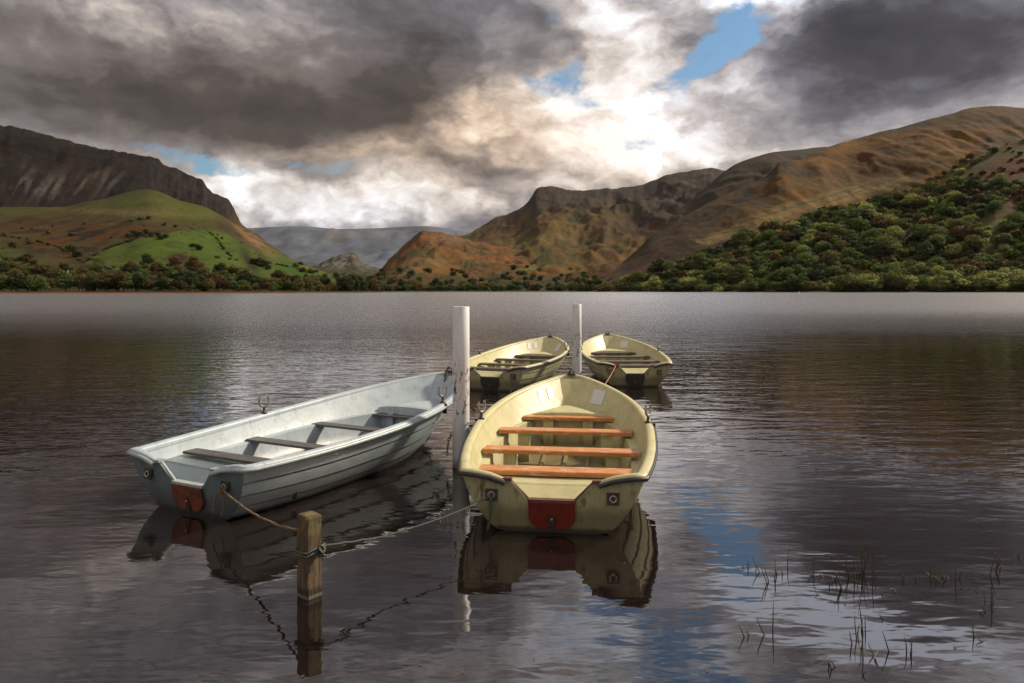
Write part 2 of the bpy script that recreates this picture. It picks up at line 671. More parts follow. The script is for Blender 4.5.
# --- green shoulder below it
def c_left_low(px, py, v, X, Y, Z):
    n = fbm(X / 70, Y / 110, 6)
    nf = fbm(X / 18, Y / 26, 5)
    c = const(px, (.105, .088, .034))
    c = lerp3(c, (.050, .046, .020), sst(n, .0, .28))
    # bracken
    br = gau(px, py, 60, 238, 80, 22) * 1.2 + gau(px, py, 130, 232, 60, 12) * .5
    c = lerp3(c, (.150, .058, .016), np.clip(br, 0, 1) * sst(nf + n, -.25, .2))
    c = lerp3(c, (.045, .030, .018), np.clip(br, 0, 1) * sst(fbm(X / 30 + 4, Y / 40, 5), .02, .25))
    # upper green
    up = gau(px, py, 150, 204, 62, 11) + gau(px, py, 200, 213, 25, 9)
    c = lerp3(c, (.135, .155, .028), np.clip(up * 1.3, 0, 1) * (.6 + .4 * sst(n, -.2, .2)))
    # tan strip
    c = lerp3(c, (.27, .20, .085), np.clip(gau(px, py, 115, 212, 55, 3.2, .04) * 1.1, 0, 1) * .8)
    c = lerp3(c, (.10, .12, .030), np.clip(gau(px, py, 20, 212, 50, 4), 0, 1) * .7)
    # bright lower field
    poly = [(84, 262), (105, 249), (140, 238), (180, 231), (206, 229), (232, 236), (252, 250), (262, 262), (285, 270), (330, 277), (345, 283), (180, 283), (140, 268), (112, 270)]
    fld = inpoly(px + n * 14, py + nf * 5, poly).astype(float)
    c = lerp3(c, (.115, .190, .024), fld * .9)
    c = lerp3(c, (.120, .150, .030), fld * sst(n, -.05, .25) * .8)
    c = lerp3(c, (.050, .075, .020), fld * sst(nf, .1, .35) * .6)
    poly2 = [(255, 242), (275, 250), (300, 262), (345, 276), (350, 284), (290, 280), (268, 262)]
    c = lerp3(c, (.075, .155, .022), inpoly(px, py, poly2).astype(float) * .9)
    c = lerp3(c, (.20, .24, .045), np.clip(gau(px, py, 312, 269, 24, 3.5, .42), 0, 1) * .9)
    # rough brown knot
    c = lerp3(c, (.075, .035, .022), np.clip(gau(px, py, 178, 258, 11, 5) * 1.4, 0, 1))
    c = lerp3(c, (.055, .045, .02), np.clip(gau(px, py, 250, 262, 5, 18, -.6) * 1.1, 0, 1))
    # green far left
    c = lerp3(c, (.105, .125, .035), np.clip(gau(px, py, 10, 256, 28, 9, .25) * 1.4, 0, 1))
    # scree flank at the outer edge
    edge = np.clip(gau(px, py, 252, 238, 26, 5.5, .68) * 1.3, 0, 1)
    c = lerp3(c, (.36, .205, .105), edge * sst(nf, -.45, .1))
    c = lerp3(c, (.10, .075, .04), np.clip(gau(px, py, 228, 226, 18, 5, .8), 0, 1) * .6)
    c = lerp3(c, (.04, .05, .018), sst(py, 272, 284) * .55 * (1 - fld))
    return c


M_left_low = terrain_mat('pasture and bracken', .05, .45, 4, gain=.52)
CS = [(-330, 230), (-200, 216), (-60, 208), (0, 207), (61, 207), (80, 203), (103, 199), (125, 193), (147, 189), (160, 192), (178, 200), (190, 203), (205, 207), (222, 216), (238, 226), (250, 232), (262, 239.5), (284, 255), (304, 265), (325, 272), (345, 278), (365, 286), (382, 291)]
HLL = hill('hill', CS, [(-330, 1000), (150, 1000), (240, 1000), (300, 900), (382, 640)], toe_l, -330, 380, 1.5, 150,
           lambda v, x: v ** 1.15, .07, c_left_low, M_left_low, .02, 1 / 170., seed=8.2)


# --- mountain at the head of the valley
def c_back(px, py, v, X, Y, Z):
    n = fbm(X / 150, Y / 200, 6)
    nr = fbm(px / 7 + 3, py / 16, 5)
    top = sst(py, 222, 196)
    c = const(px, (.23, .135, .034))
    c = lerp3(c, (.10, .10, .032), sst(n, 0, .3))
    c = lerp3(c, (.12, .055, .030), sst(-n, .02, .28) * .8)
    c = lerp3(c, (.075, .045, .035), np.clip(gau(px, py, 660, 215, 60, 13, -.35) * 1.2, 0, 1) * .9)
    c = lerp3(c, (.072, .054, .048), top * .9)  # summit crag, cloud shadow mixed into its rock colour
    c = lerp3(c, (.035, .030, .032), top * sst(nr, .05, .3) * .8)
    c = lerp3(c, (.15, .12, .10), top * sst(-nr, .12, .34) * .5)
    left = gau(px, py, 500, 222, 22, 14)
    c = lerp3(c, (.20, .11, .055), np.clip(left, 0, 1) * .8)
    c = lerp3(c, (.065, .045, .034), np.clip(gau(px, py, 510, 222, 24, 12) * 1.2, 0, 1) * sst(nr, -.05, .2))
    c = lerp3(c, (.24, .18, .075), np.clip(gau(px, py, 560, 236, 50, 7, -.15), 0, 1) * .6)
    return c


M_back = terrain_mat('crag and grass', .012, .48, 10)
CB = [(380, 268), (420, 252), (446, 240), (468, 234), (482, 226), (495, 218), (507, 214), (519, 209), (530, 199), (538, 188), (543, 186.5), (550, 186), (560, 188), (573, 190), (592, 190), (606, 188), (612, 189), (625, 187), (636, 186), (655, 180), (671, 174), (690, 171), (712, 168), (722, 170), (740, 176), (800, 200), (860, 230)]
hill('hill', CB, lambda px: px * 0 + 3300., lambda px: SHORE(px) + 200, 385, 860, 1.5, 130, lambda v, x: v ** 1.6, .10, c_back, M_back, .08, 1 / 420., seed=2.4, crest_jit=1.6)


# --- low rocky brown hill in the middle
def c_mid(px, py, v, X, Y, Z):
    n = fbm(X / 80, Y / 120, 6)
    nr = fbm(X / 25, Y / 35, 5)
    c = const(px, (.26, .105, .025))
    c = lerp3(c, (.125, .100, .036), sst(n, -.02, .22))
    c = lerp3(c, (.075, .050, .030), sst(nr, .05, .28) * .8)
    c = lerp3(c, (.27, .155, .085), np.clip(gau(px, py, 455, 238, 26, 6), 0, 1) * .8)
    c = lerp3(c, (.22, .185, .075), np.clip(gau(px, py, 430, 262, 40, 9), 0, 1) * .45)
    c = lerp3(c, (.14, .21, .045), np.clip(gau(px, py, 540, 267, 14, 2.2, -.1) * 1.5, 0, 1) * .9)
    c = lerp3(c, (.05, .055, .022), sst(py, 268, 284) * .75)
    return c


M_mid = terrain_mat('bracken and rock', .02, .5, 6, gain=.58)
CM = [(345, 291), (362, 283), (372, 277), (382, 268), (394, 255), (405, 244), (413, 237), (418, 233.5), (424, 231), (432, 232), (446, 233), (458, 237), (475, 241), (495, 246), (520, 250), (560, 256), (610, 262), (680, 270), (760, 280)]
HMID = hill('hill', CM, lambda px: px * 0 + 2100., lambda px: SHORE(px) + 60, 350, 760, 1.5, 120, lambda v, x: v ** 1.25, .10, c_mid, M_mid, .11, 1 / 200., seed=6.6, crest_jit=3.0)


# --- right-hand ridge behind
def c_r0(px, py, v, X, Y, Z):
    n = fbm(X / 200, Y / 200, 5)
    c = const(px, (.075, .062, .036))
    c = lerp3(c, (.10, .055, .035), sst(n, 0, .3))
    return c


M_r0 = terrain_mat('ridge cover', .015, .3, 6)
hill('hill', [(560, 276), (610, 252), (650, 228), (690, 200), (712, 182), (725, 171), (738, 163), (755, 157), (774, 152), (800, 149.5), (822, 147), (860, 146), (950, 150)],
     lambda px: px * 0 + 2500., lambda px: SHORE(px) + 500, 565, 940, 2, 90, lambda v, x: v ** 1.2, .06, c_r0, M_r0, .05, 1 / 300., seed=4.8)


# --- the big brown hill
def c_r1(px, py, v, X, Y, Z):
    n = fbm(X / 120, Y / 160, 6)
    nf = fbm(X / 26, Y / 36, 5)
    nr = fbm(px / 8 + 1, py / 9, 5)
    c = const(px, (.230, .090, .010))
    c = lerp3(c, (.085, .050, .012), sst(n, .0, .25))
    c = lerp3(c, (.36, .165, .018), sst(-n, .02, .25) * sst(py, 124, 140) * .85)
    c = lerp3(c, (.065, .038, .014), np.clip(gau(px, py, 985, 118, 110, 11, -.05), 0, 1) * .75)
    c = lerp3(c, (.085, .085, .022), sst(nf, .02, .25) * .55)
    c = lerp3(c, (.060, .040, .020), np.clip(gau(px, py, 890, 168, 90, 10, -.1), 0, 1) * .65)
    c = lerp3(c, (.20, .085, .022), np.clip(gau(px, py, 900, 150, 80, 12, -.35), 0, 1) * .45)  # orange band standing for sunlight across the slope
    # lower flank: heather and grass
    flank = sst(px, 800, 700) * 1.0
    c = lerp3(c, (.085, .048, .030), flank * .75)
    c = lerp3(c, (.105, .085, .030), flank * sst(nf, .0, .28) * .8)
    c = lerp3(c, (.040, .034, .020), flank * sst(-nf, .12, .34) * .7)
    # pale meadow
    md = inpoly(px + n * 10, py + nf * 3, [(700, 242), (740, 222), (800, 200), (850, 186), (905, 176), (915, 181), (890, 192), (840, 203), (800, 215), (770, 228), (740, 238), (706, 246)]).astype(float)
    md = (md + inpoly(px + n * 24 + nf * 10, py + 1.5 + nf * 6, [(700, 242), (740, 222), (800, 200), (850, 186), (905, 176), (915, 181), (890, 192), (840, 203), (800, 215), (770, 228), (740, 238), (706, 246)])) / 2
    c = lerp3(c, (.36, .235, .075), md * .85)
    c = lerp3(c, (.16, .13, .045), md * sst(nf, 0, .3) * .7)
    c = lerp3(c, (.12, .085, .032), np.clip(gau(px, py, 830, 184, 70, 5, -.08), 0, 1) * .6)
    for (y0, k) in ((205, -.30), (213, -.36), (224, -.42)):
        d = np.abs(py - (y0 + (px - 800) * k))
        c = lerp3(c, (.06, .05, .025), md * sst(d, 1.0, .2) * .6)
    # crag
    cg = gau(px, py, 781, 165, 14, 5, -.3) + gau(px, py, 745, 195, 14, 7, -.6) * .8
    c = lerp3(c, (.042, .032, .030), np.clip(cg * 1.5, 0, 1) * sst(nr, -.35, .05))
    c = lerp3(c, (.13, .10, .085), np.clip(cg, 0, 1) * sst(nr, .12, .3) * .6)
    return c


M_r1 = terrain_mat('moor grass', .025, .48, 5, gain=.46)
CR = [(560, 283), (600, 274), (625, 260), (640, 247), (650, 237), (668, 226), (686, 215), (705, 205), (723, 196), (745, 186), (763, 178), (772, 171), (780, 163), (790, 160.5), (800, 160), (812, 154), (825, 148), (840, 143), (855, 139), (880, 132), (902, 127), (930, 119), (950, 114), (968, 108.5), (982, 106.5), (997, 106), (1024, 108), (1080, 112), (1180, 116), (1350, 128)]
hill('hill', CR, [(560, 1500), (780, 1500), (860, 1650), (1350, 1700)], lambda px: SHORE(px) + 60 + 200 * sst(px, 740, 860), 565, 1350, 1.5, 140, lambda v, x: v ** 1.05, .04, c_r1, M_r1, .042, 1 / 260., seed=9.7, crest_jit=.8)


# --- the wooded hill in front of it
def c_r2(px, py, v, X, Y, Z):
    n = fbm(X / 60, Y / 80, 6)
    nf = fbm(X / 15, Y / 20, 5)
    c = const(px, (.085, .090, .026))
    c = lerp3(c, (.15, .075, .026), sst(n, .0, .25))
    top = inpoly(px + nf * 8, py + nf * 4, [(930, 190), (955, 172), (1000, 146), (1400, 100), (1400, 190), (1040, 205), (980, 200)]).astype(float)
    c = lerp3(c, (.13, .085, .026), top * .9)
    c = lerp3(c, (.085, .10, .026), top * sst(n, -.02, .2))
    c = lerp3(c, (.125, .036, .020), np.clip(gau(px, py, 1010, 168, 36, 9, -.25) * 1.3 + gau(px, py, 1015, 200, 20, 8), 0, 1) * .85)
    clr = gau(px, py, 990, 222, 42, 4.5, -.35) + gau(px, py, 855, 277, 14, 6, -.5) + gau(px, py, 830, 281, 12, 5) + gau(px, py, 905, 262, 16, 4, -.4)
    c = lerp3(c, (.105, .145, .030), np.clip(clr * 1.3, 0, 1) * .9)
    c = lerp3(c, (.16, .10, .04), np.clip(gau(px, py, 1000, 216, 40, 2.5, -.35) + gau(px, py, 830, 287, 16, 3), 0, 1) * .8)
    return c


M_r2 = terrain_mat('hillside undergrowth', .06, .45, 3, gain=.62)
CF = [(600, 291), (625, 284), (650, 276), (680, 264), (705, 253), (730, 244), (760, 236), (780, 231), (796, 226), (836, 209), (869, 203), (898, 194), (920, 188), (938, 178), (953, 168), (971, 159), (997, 148), (1024, 139), (1100, 122), (1200, 112), (1350, 104)]
HW = hill('hill', CF, [(600, 900), (800, 960), (1024, 1020), (1350, 1100)], lambda px: SHORE(px) + 14, 605, 1350, 1.5, 130, lambda v, x: v ** 1.1, .05, c_r2, M_r2, .0, 1 / 130., seed=11.1)

# --- valley floor, one sheet to the horizon, its front edge is the shore
px = np.concatenate([np.arange(-900, -250, 40), np.arange(-250, 1300, 6), np.arange(1300, 2000, 40)]).astype(float)
sh = SHORE(px) + fbm(px * .03, px * 0, 4) * 12
GROWS = [-6, 0, 1.5, 4, 9, 18, 40, 90, 200, 500, 1200, 3000, 6000]
GZ = [-3, -.1, .35, .6, .8, 1.0, 1.3, 1.5, 1.8, 2, 2, 2, 2]
Yg = sh[None] + np.array(GROWS, float)[:, None]
Xg = (px[None] - CX) / F * Yg
Zg = np.broadcast_to(np.array(GZ)[:, None], Yg.shape).copy()
PXg = np.broadcast_to(px[None], Yg.shape)
V_ = np.broadcast_to(np.array(GROWS, float)[:, None], Yg.shape)
cg = const(PXg, (.085, .12, .030))
cg = lerp3(cg, (.21, .095, .030), (V_ < 10).astype(float) * sst(PXg, 420, 250))
cg = lerp3(cg, (.16, .11, .045), (V_ < 10).astype(float) * sst(PXg, 250, 480) * .8)
cg = lerp3(cg, (.05, .06, .02), (V_ > 30).astype(float) * .5 * sst(fbm(Xg / 40, Yg / 40, 4), -.1, .2))
M_ground = terrain_mat('shore grass', .2, .3, .3)
grid_mesh('ground', np.stack([Xg, Yg, Zg], -1), cg, M_ground)
def ground_z(d):
    return float(np.interp(d, GROWS, GZ))

# ------------------------------------------------------------------ water and lake bed
def build_water():
    m, nt, b = base_mat('lake water')
    nt.nodes.remove(b)
    out = nt.nodes['Material Output']
    g = nt.nodes.new('ShaderNodeNewGeometry')
    pos = g.outputs['Position']
    # wave height group
    ng = bpy.data.node_groups.new('wave height', 'ShaderNodeTree')
    ng.interface.new_socket('P', in_out='INPUT', socket_type='NodeSocketVector')
    ng.interface.new_socket('Ripple', in_out='INPUT', socket_type='NodeSocketFloat')
    ng.interface.new_socket('Chop', in_out='INPUT', socket_type='NodeSocketFloat')
    ng.interface.new_socket('Height', in_out='OUTPUT', socket_type='NodeSocketFloat')
    gi = ng.nodes.new('NodeGroupInput'); go = ng.nodes.new('NodeGroupOutput')
    p = gi.outputs[0]; rip = Ex(ng, gi.outputs[1]); chop = Ex(ng, gi.outputs[2])
    a1 = noise(ng, mapping(ng, p, (.55, 1.5, 1), (0, 0, 0), (0, 0, R(6))), 1.6, 2, .45, .25)      # long low ripple
    a2 = noise(ng, mapping(ng, p, (.7, 1.9, 1), (7, 3, 0), (0, 0, R(-9))), 4.6, 2, .5, .3)
    a3 = noise(ng, mapping(ng, p, (.8, 1.5, 1), (1, 9, 0), (0, 0, R(4))), 3.2, 4, .6, .2)
    a4 = noise(ng, mapping(ng, p, (.55, 1.2, 1), (5, 5, 0), (0, 0, R(-5))), .9, 3, .55, .2)
    # slow swell left by the wind: low amplitude
    hgt = (a1 * .016 + a2 * .0055) * rip + (a3 * .062 + a4 * .13) * chop
    ng.links.new(hgt.s, go.inputs[0])

    x, y, z = separate(nt, pos)
    big = noise(nt, mapping(nt, pos, (.010, .045, 1)), 1.0, 4, .5)
    big2 = noise(nt, mapping(nt, pos, (.05, .16, 1), (4, 2, 0)), 1.0, 3, .5)
    ylog = y.op('MAXIMUM', 1.0).op('LOGARITHM', 10.0)
    # calm to the left for longer, rougher towards the middle of the lake
    left = (x + y * .42).sstep(2.0, -6.0)
    right = (x - y * .22).sstep(1.0, 7.0)
    wind = (ylog - left * .07 - right * .07 + (big - .5) * .5 + (big2 - .5) * .25).sstep(1.18, 1.62)
    rip_v = (ylog + (big2 - .5) * .6).sstep(.60, 1.35, .36, 1.35)

    far = (ylog - left * .05 - right * .05 + (big - .5) * .22).sstep(1.22, 1.85)
    chop_v = wind * y.sstep(30.0, 160.0, 1.0, .30)
    strk = noise(nt, mapping(nt, pos, (2.4, .42, 1)), 1.0, 3, .65) - .5

    def h_at(off):
        v = nt.nodes.new('ShaderNodeVectorMath'); v.operation = 'ADD'
        nt.links.new(pos, v.inputs[0]); v.inputs[1].default_value = off
        n = nt.nodes.new('ShaderNodeGroup'); n.node_tree = ng
        nt.links.new(v.outputs[0], n.inputs[0]); nt.links.new(rip_v.s, n.inputs[1]); nt.links.new(chop_v.s, n.inputs[2])
        return Ex(nt, n.outputs[0])
    e = .012
    h0 = h_at((0, 0, 0)); hx = h_at((e, 0, 0)); hy = h_at((0, e, 0))
    nrm = nt.nodes.new('ShaderNodeVectorMath'); nrm.operation = 'NORMALIZE'
    nt.links.new(combine(nt, (h0 - hx) * (1 / e), (h0 - hy) * (1 / e) - wind * .03 - far * .045 + strk * wind * .22, 1.0), nrm.inputs[0])
    fr = nt.nodes.new('ShaderNodeFresnel'); fr.inputs['IOR'].default_value = 2.15
    nt.links.new(nrm.outputs[0], fr.inputs['Normal'])
    gl = nt.nodes.new('ShaderNodeBsdfGlossy'); gl.inputs['Roughness'].default_value = .03
    gl.inputs['Color'].default_value = (.95, .95, .97, 1)
    rgh = wind * .05 + far * .20 + .012
    nt.links.new(rgh.s, gl.inputs['Roughness'])
    nt.links.new(nrm.outputs[0], gl.inputs['Normal'])
    tr = nt.nodes.new('ShaderNodeBsdfTransparent'); tr.inputs['Color'].default_value = (.62, .50, .38, 1)
    df = nt.nodes.new('ShaderNodeBsdfDiffuse'); df.inputs['Color'].default_value = (.012, .008, .007, 1)
    body = nt.nodes.new('ShaderNodeMixShader')
    # peaty water hides its bed away from the bank
    murk = y.sstep(2.2, 6.5, .55, 1.0)
    nt.links.new(murk.s, body.inputs[0]); nt.links.new(tr.outputs[0], body.inputs[1]); nt.links.new(df.outputs[0], body.inputs[2])
    mx = nt.nodes.new('ShaderNodeMixShader')
    nt.links.new(fr.outputs[0], mx.inputs[0]); nt.links.new(body.outputs[0], mx.inputs[1]); nt.links.new(gl.outputs[0], mx.inputs[2])
    nt.links.new(mx.outputs[0], out.inputs['Surface'])
    o = new_obj('water', mesh_from('water', [(-1500, -4, 0), (1500, -4, 0), (1500, 1300, 0), (-1500, 1300, 0)], [(0, 1, 2, 3)]), None, m)
    o['kind'] = 'structure'

    m, nt, b = base_mat('lake bed')
    g = nt.nodes.new('ShaderNodeNewGeometry')
    n = noise(nt, g.outputs['Position'], 2.2, 6, .6)
    vo = nt.nodes.new('ShaderNodeTexVoronoi'); vo.inputs['Scale'].default_value = 7
    nt.links.new(g.outputs['Position'], vo.inputs['Vector'])
    c = mix(nt, n.sstep(.35, .65), (.075, .050, .030), (.15, .10, .06))
    cs, _, _ = separate(nt, vo.outputs['Color'])
    c = mix(nt, cs.sstep(.86, .95), c, (.22, .16, .10))
    c = mix(nt, cs.sstep(.97, .985), c, (.35, .14, .03))
    nt.links.new(c, b.inputs['Base Color'])
    b.inputs['Roughness'].default_value = .9
    bump(nt, b, n, .05)
    xs = np.linspace(-16, 16, 90); ys = np.linspace(-8, 26, 90)
    Xb, Yb = np.meshgrid(xs, ys)
    Zb = np.interp(Yb, [-8, -4.5, 0, 3, 6, 12, 26], [.9, .15, -.22, -.38, -.7, -1.4, -2.6]) + fbm(Xb * .5, Yb * .5, 4) * .12
    ob = grid_mesh('lake_bed', np.stack([Xb, Yb, Zb], -1), None, m)


build_water()

# ------------------------------------------------------------------ boat materials
def hull_mat(name, c, dirt, dirt_amt, rough=.35, algae=(.06, .065, .025), low=.10):
    m, nt, b = base_mat(name)
    v = coord(nt)
    x, y, z = separate(nt, v)
    n = noise(nt, v, 3.0, 7, .65)
    n2 = noise(nt, mapping(nt, v, (3, 3, .7)), 5.0, 6, .7)
    n3 = noise(nt, v, 38.0, 4, .6)
    col = mix(nt, (n.sstep(.38, .70) * .6), c, tuple(q * .68 for q in c))
    n4 = noise(nt, mapping(nt, v, (9, 9, .9)), 2.0, 5, .7)
    col = mix(nt, n4.sstep(.55, .72) * dirt_amt * .7, col, dirt)
    col = mix(nt, n2.sstep(.52, .72) * dirt_amt, col, dirt)
    # stained towards the waterline
    wl = (z + (n2 - .5) * .22 + (n3 - .5) * .05).sstep(low + .10, low - .03)
    col = mix(nt, wl * .62, col, algae)
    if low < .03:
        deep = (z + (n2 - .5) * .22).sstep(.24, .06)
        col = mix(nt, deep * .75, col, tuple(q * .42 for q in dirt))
    wl2 = (z + (n2 - .5) * .05).sstep(.055, .015)
    col = mix(nt, wl2 * .85, col, (.022, .02, .014))
    sp = n3.sstep(.70, .78)
    col = mix(nt, sp * .45 * dirt_amt, col, (.10, .08, .05))
    nt.links.new(col, b.inputs['Base Color'])
    nt.links.new((n2 * .25 + rough - .1).s, b.inputs['Roughness'])
    bump(nt, b, n, .006)
    return m


def plank_mat(name, c1, c2, rough=.35, worn=(.62, .36, .18), wa=.35):
    m, nt, b = base_mat(name)
    v = coord(nt)
    g = noise(nt, mapping(nt, v, (1.3, 16, 16)), 3.0, 6, .7, .6)
    n = noise(nt, mapping(nt, v, (3, 9, 9)), 2.6, 7, .75)
    col = mix(nt, g.sstep(.32, .64), c1, c2)
    col = mix(nt, n.sstep(.50, .66) * wa, col, worn)
    nt.links.new(col, b.inputs['Base Color'])
    b.inputs['Roughness'].default_value = rough
    bump(nt, b, g, .0025)
    return m


YEL = (.505, .47, .265)
M_yout = hull_mat('cream fibreglass hull', (.49, .455, .28), (.20, .17, .08), .75)
M_ytran = hull_mat('weathered cream transom', (.44, .41, .235), (.10, .10, .04), 1.0, low=.15, algae=(.07, .06, .03))
M_yin = hull_mat('cream fibreglass liner', YEL, (.34, .27, .11), .6, .42, (.30, .25, .09), .02)
M_wout = hull_mat('pale grey hull', (.335, .385, .395), (.20, .23, .235), .5, algae=(.20, .21, .19), low=.04)
M_wtran = hull_mat('blue grey transom', (.135, .175, .20), (.09, .11, .12), .5, low=.02, algae=(.12, .14, .14))
M_win = hull_mat('white liner', (.375, .44, .49), (.20, .24, .275), .7, .4, (.42, .43, .42), .02)
M_orange = plank_mat('varnished orange plank', (.36, .115, .028), (.58, .235, .070), .42, (.60, .42, .25), .95)
M_dplank = plank_mat('dark weathered plank', (.075, .060, .055), (.12, .095, .085), .6, (.2, .17, .15), .3)
M_gplank = plank_mat('grey weathered plank', (.045, .042, .042), (.085, .078, .074), .55, (.2, .19, .18), .3)
M_red = simple('red painted board', (.17, .018, .010), (.10, .012, .008), 9, .4, .004)
M_rust = simple('rust red wood board', (.20, .040, .012), (.035, .014, .009), 14, .55, .006)
M_blkboard = simple('blackened board', (.018, .015, .013), (.035, .028, .022), 12, .6, .004)
M_brown = simple('red brown capping', (.14, .045, .025), (.06, .025, .018), 16, .5, .003)
M_rubber = simple('black rubber strip', (.018, .020, .026), (.035, .036, .042), 20, .45, .002)
M_metal = simple('dull galvanised metal', (.46, .43, .40), (.22, .17, .14), 40, .45, .001, .55)
M_dmetal = simple('dark iron', (.035, .032, .03), (.09, .06, .045), 40, .55, .001, .6)
M_alloy = simple('red lettering paint', (.42, .05, .03), (.30, .04, .02), 30, .5)


def sticker_mat():
    m, nt, b = base_mat('printed paper notice')
    v = coord(nt, 'Generated')
    x, y, z = separate(nt, v)
    lines = (z * 62.0).op('SINE').sstep(.25, .6)
    n = noise(nt, mapping(nt, v, (40, 40, 9)), 3.0, 2, .5)
    c = mix(nt, lines * n.sstep(.40, .55) * .45, (.60, .62, .64), (.22, .25, .28))
    nt.links.new(c, b.inputs['Base Color'])
    b.inputs['Roughness'].default_value = .35
    return m


M_note = sticker_mat()

# ------------------------------------------------------------------ boat
L = 4.1
f_b = pchip([0, .12, .28, .45, .60, .74, .86, .94, .98, 1], [.645, .725, .79, .815, .775, .66, .465, .27, .14, .012])
f_bc = pchip([0, .25, .5, .7, .85, .95, 1], [.40, .47, .47, .36, .19, .06, .006])
f_zc = pchip([0, .3, .6, .8, .92, 1], [.01, -.03, -.03, .03, .12, .24])
f_zs = lambda s: .435 + .03 * s + .245 * s ** 2.4
f_zk = pchip([0, .3, .7, .9, 1], [-.06, -.10, -.10, -.02, .16])


def f_y(s, t):
    yk = .085 + (L - .47 - .085) * s
    return yk + (L * s - yk) * t


def outer(s, t):
    b, bc, zc, zs = float(f_b(s)), float(f_bc(s)), float(f_zc(s)), f_zs(s)
    x = bc + (b - bc) * (max(t, 0.0) ** .80) + .028 * math.sin(math.pi * t) * (1 - s ** 4)
    z = zc + (zs - zc) * t
    return Vector((x, f_y(s, t), z))


def t_of_z(s, z):
    zc, zs = float(f_zc(s)), f_zs(s)
    return (z - zc) / (zs - zc)


def inner(s, z):
    t = min(max(t_of_z(s, z), 0.0), 1.0)
    p = outer(s, t)
    return Vector((max(p.x - .045, .0), p.y - .05 * s ** 5, z))


def mirror_rows(rows):
    return [[Vector((-p.x, p.y, p.z)) for p in r] for r in rows]


SS = [i / 40 for i in range(0, 37)] + [.925, .945, .96, .975, .988, 1.0]
STR = [0.0, .24, .47, .72, 1.0]


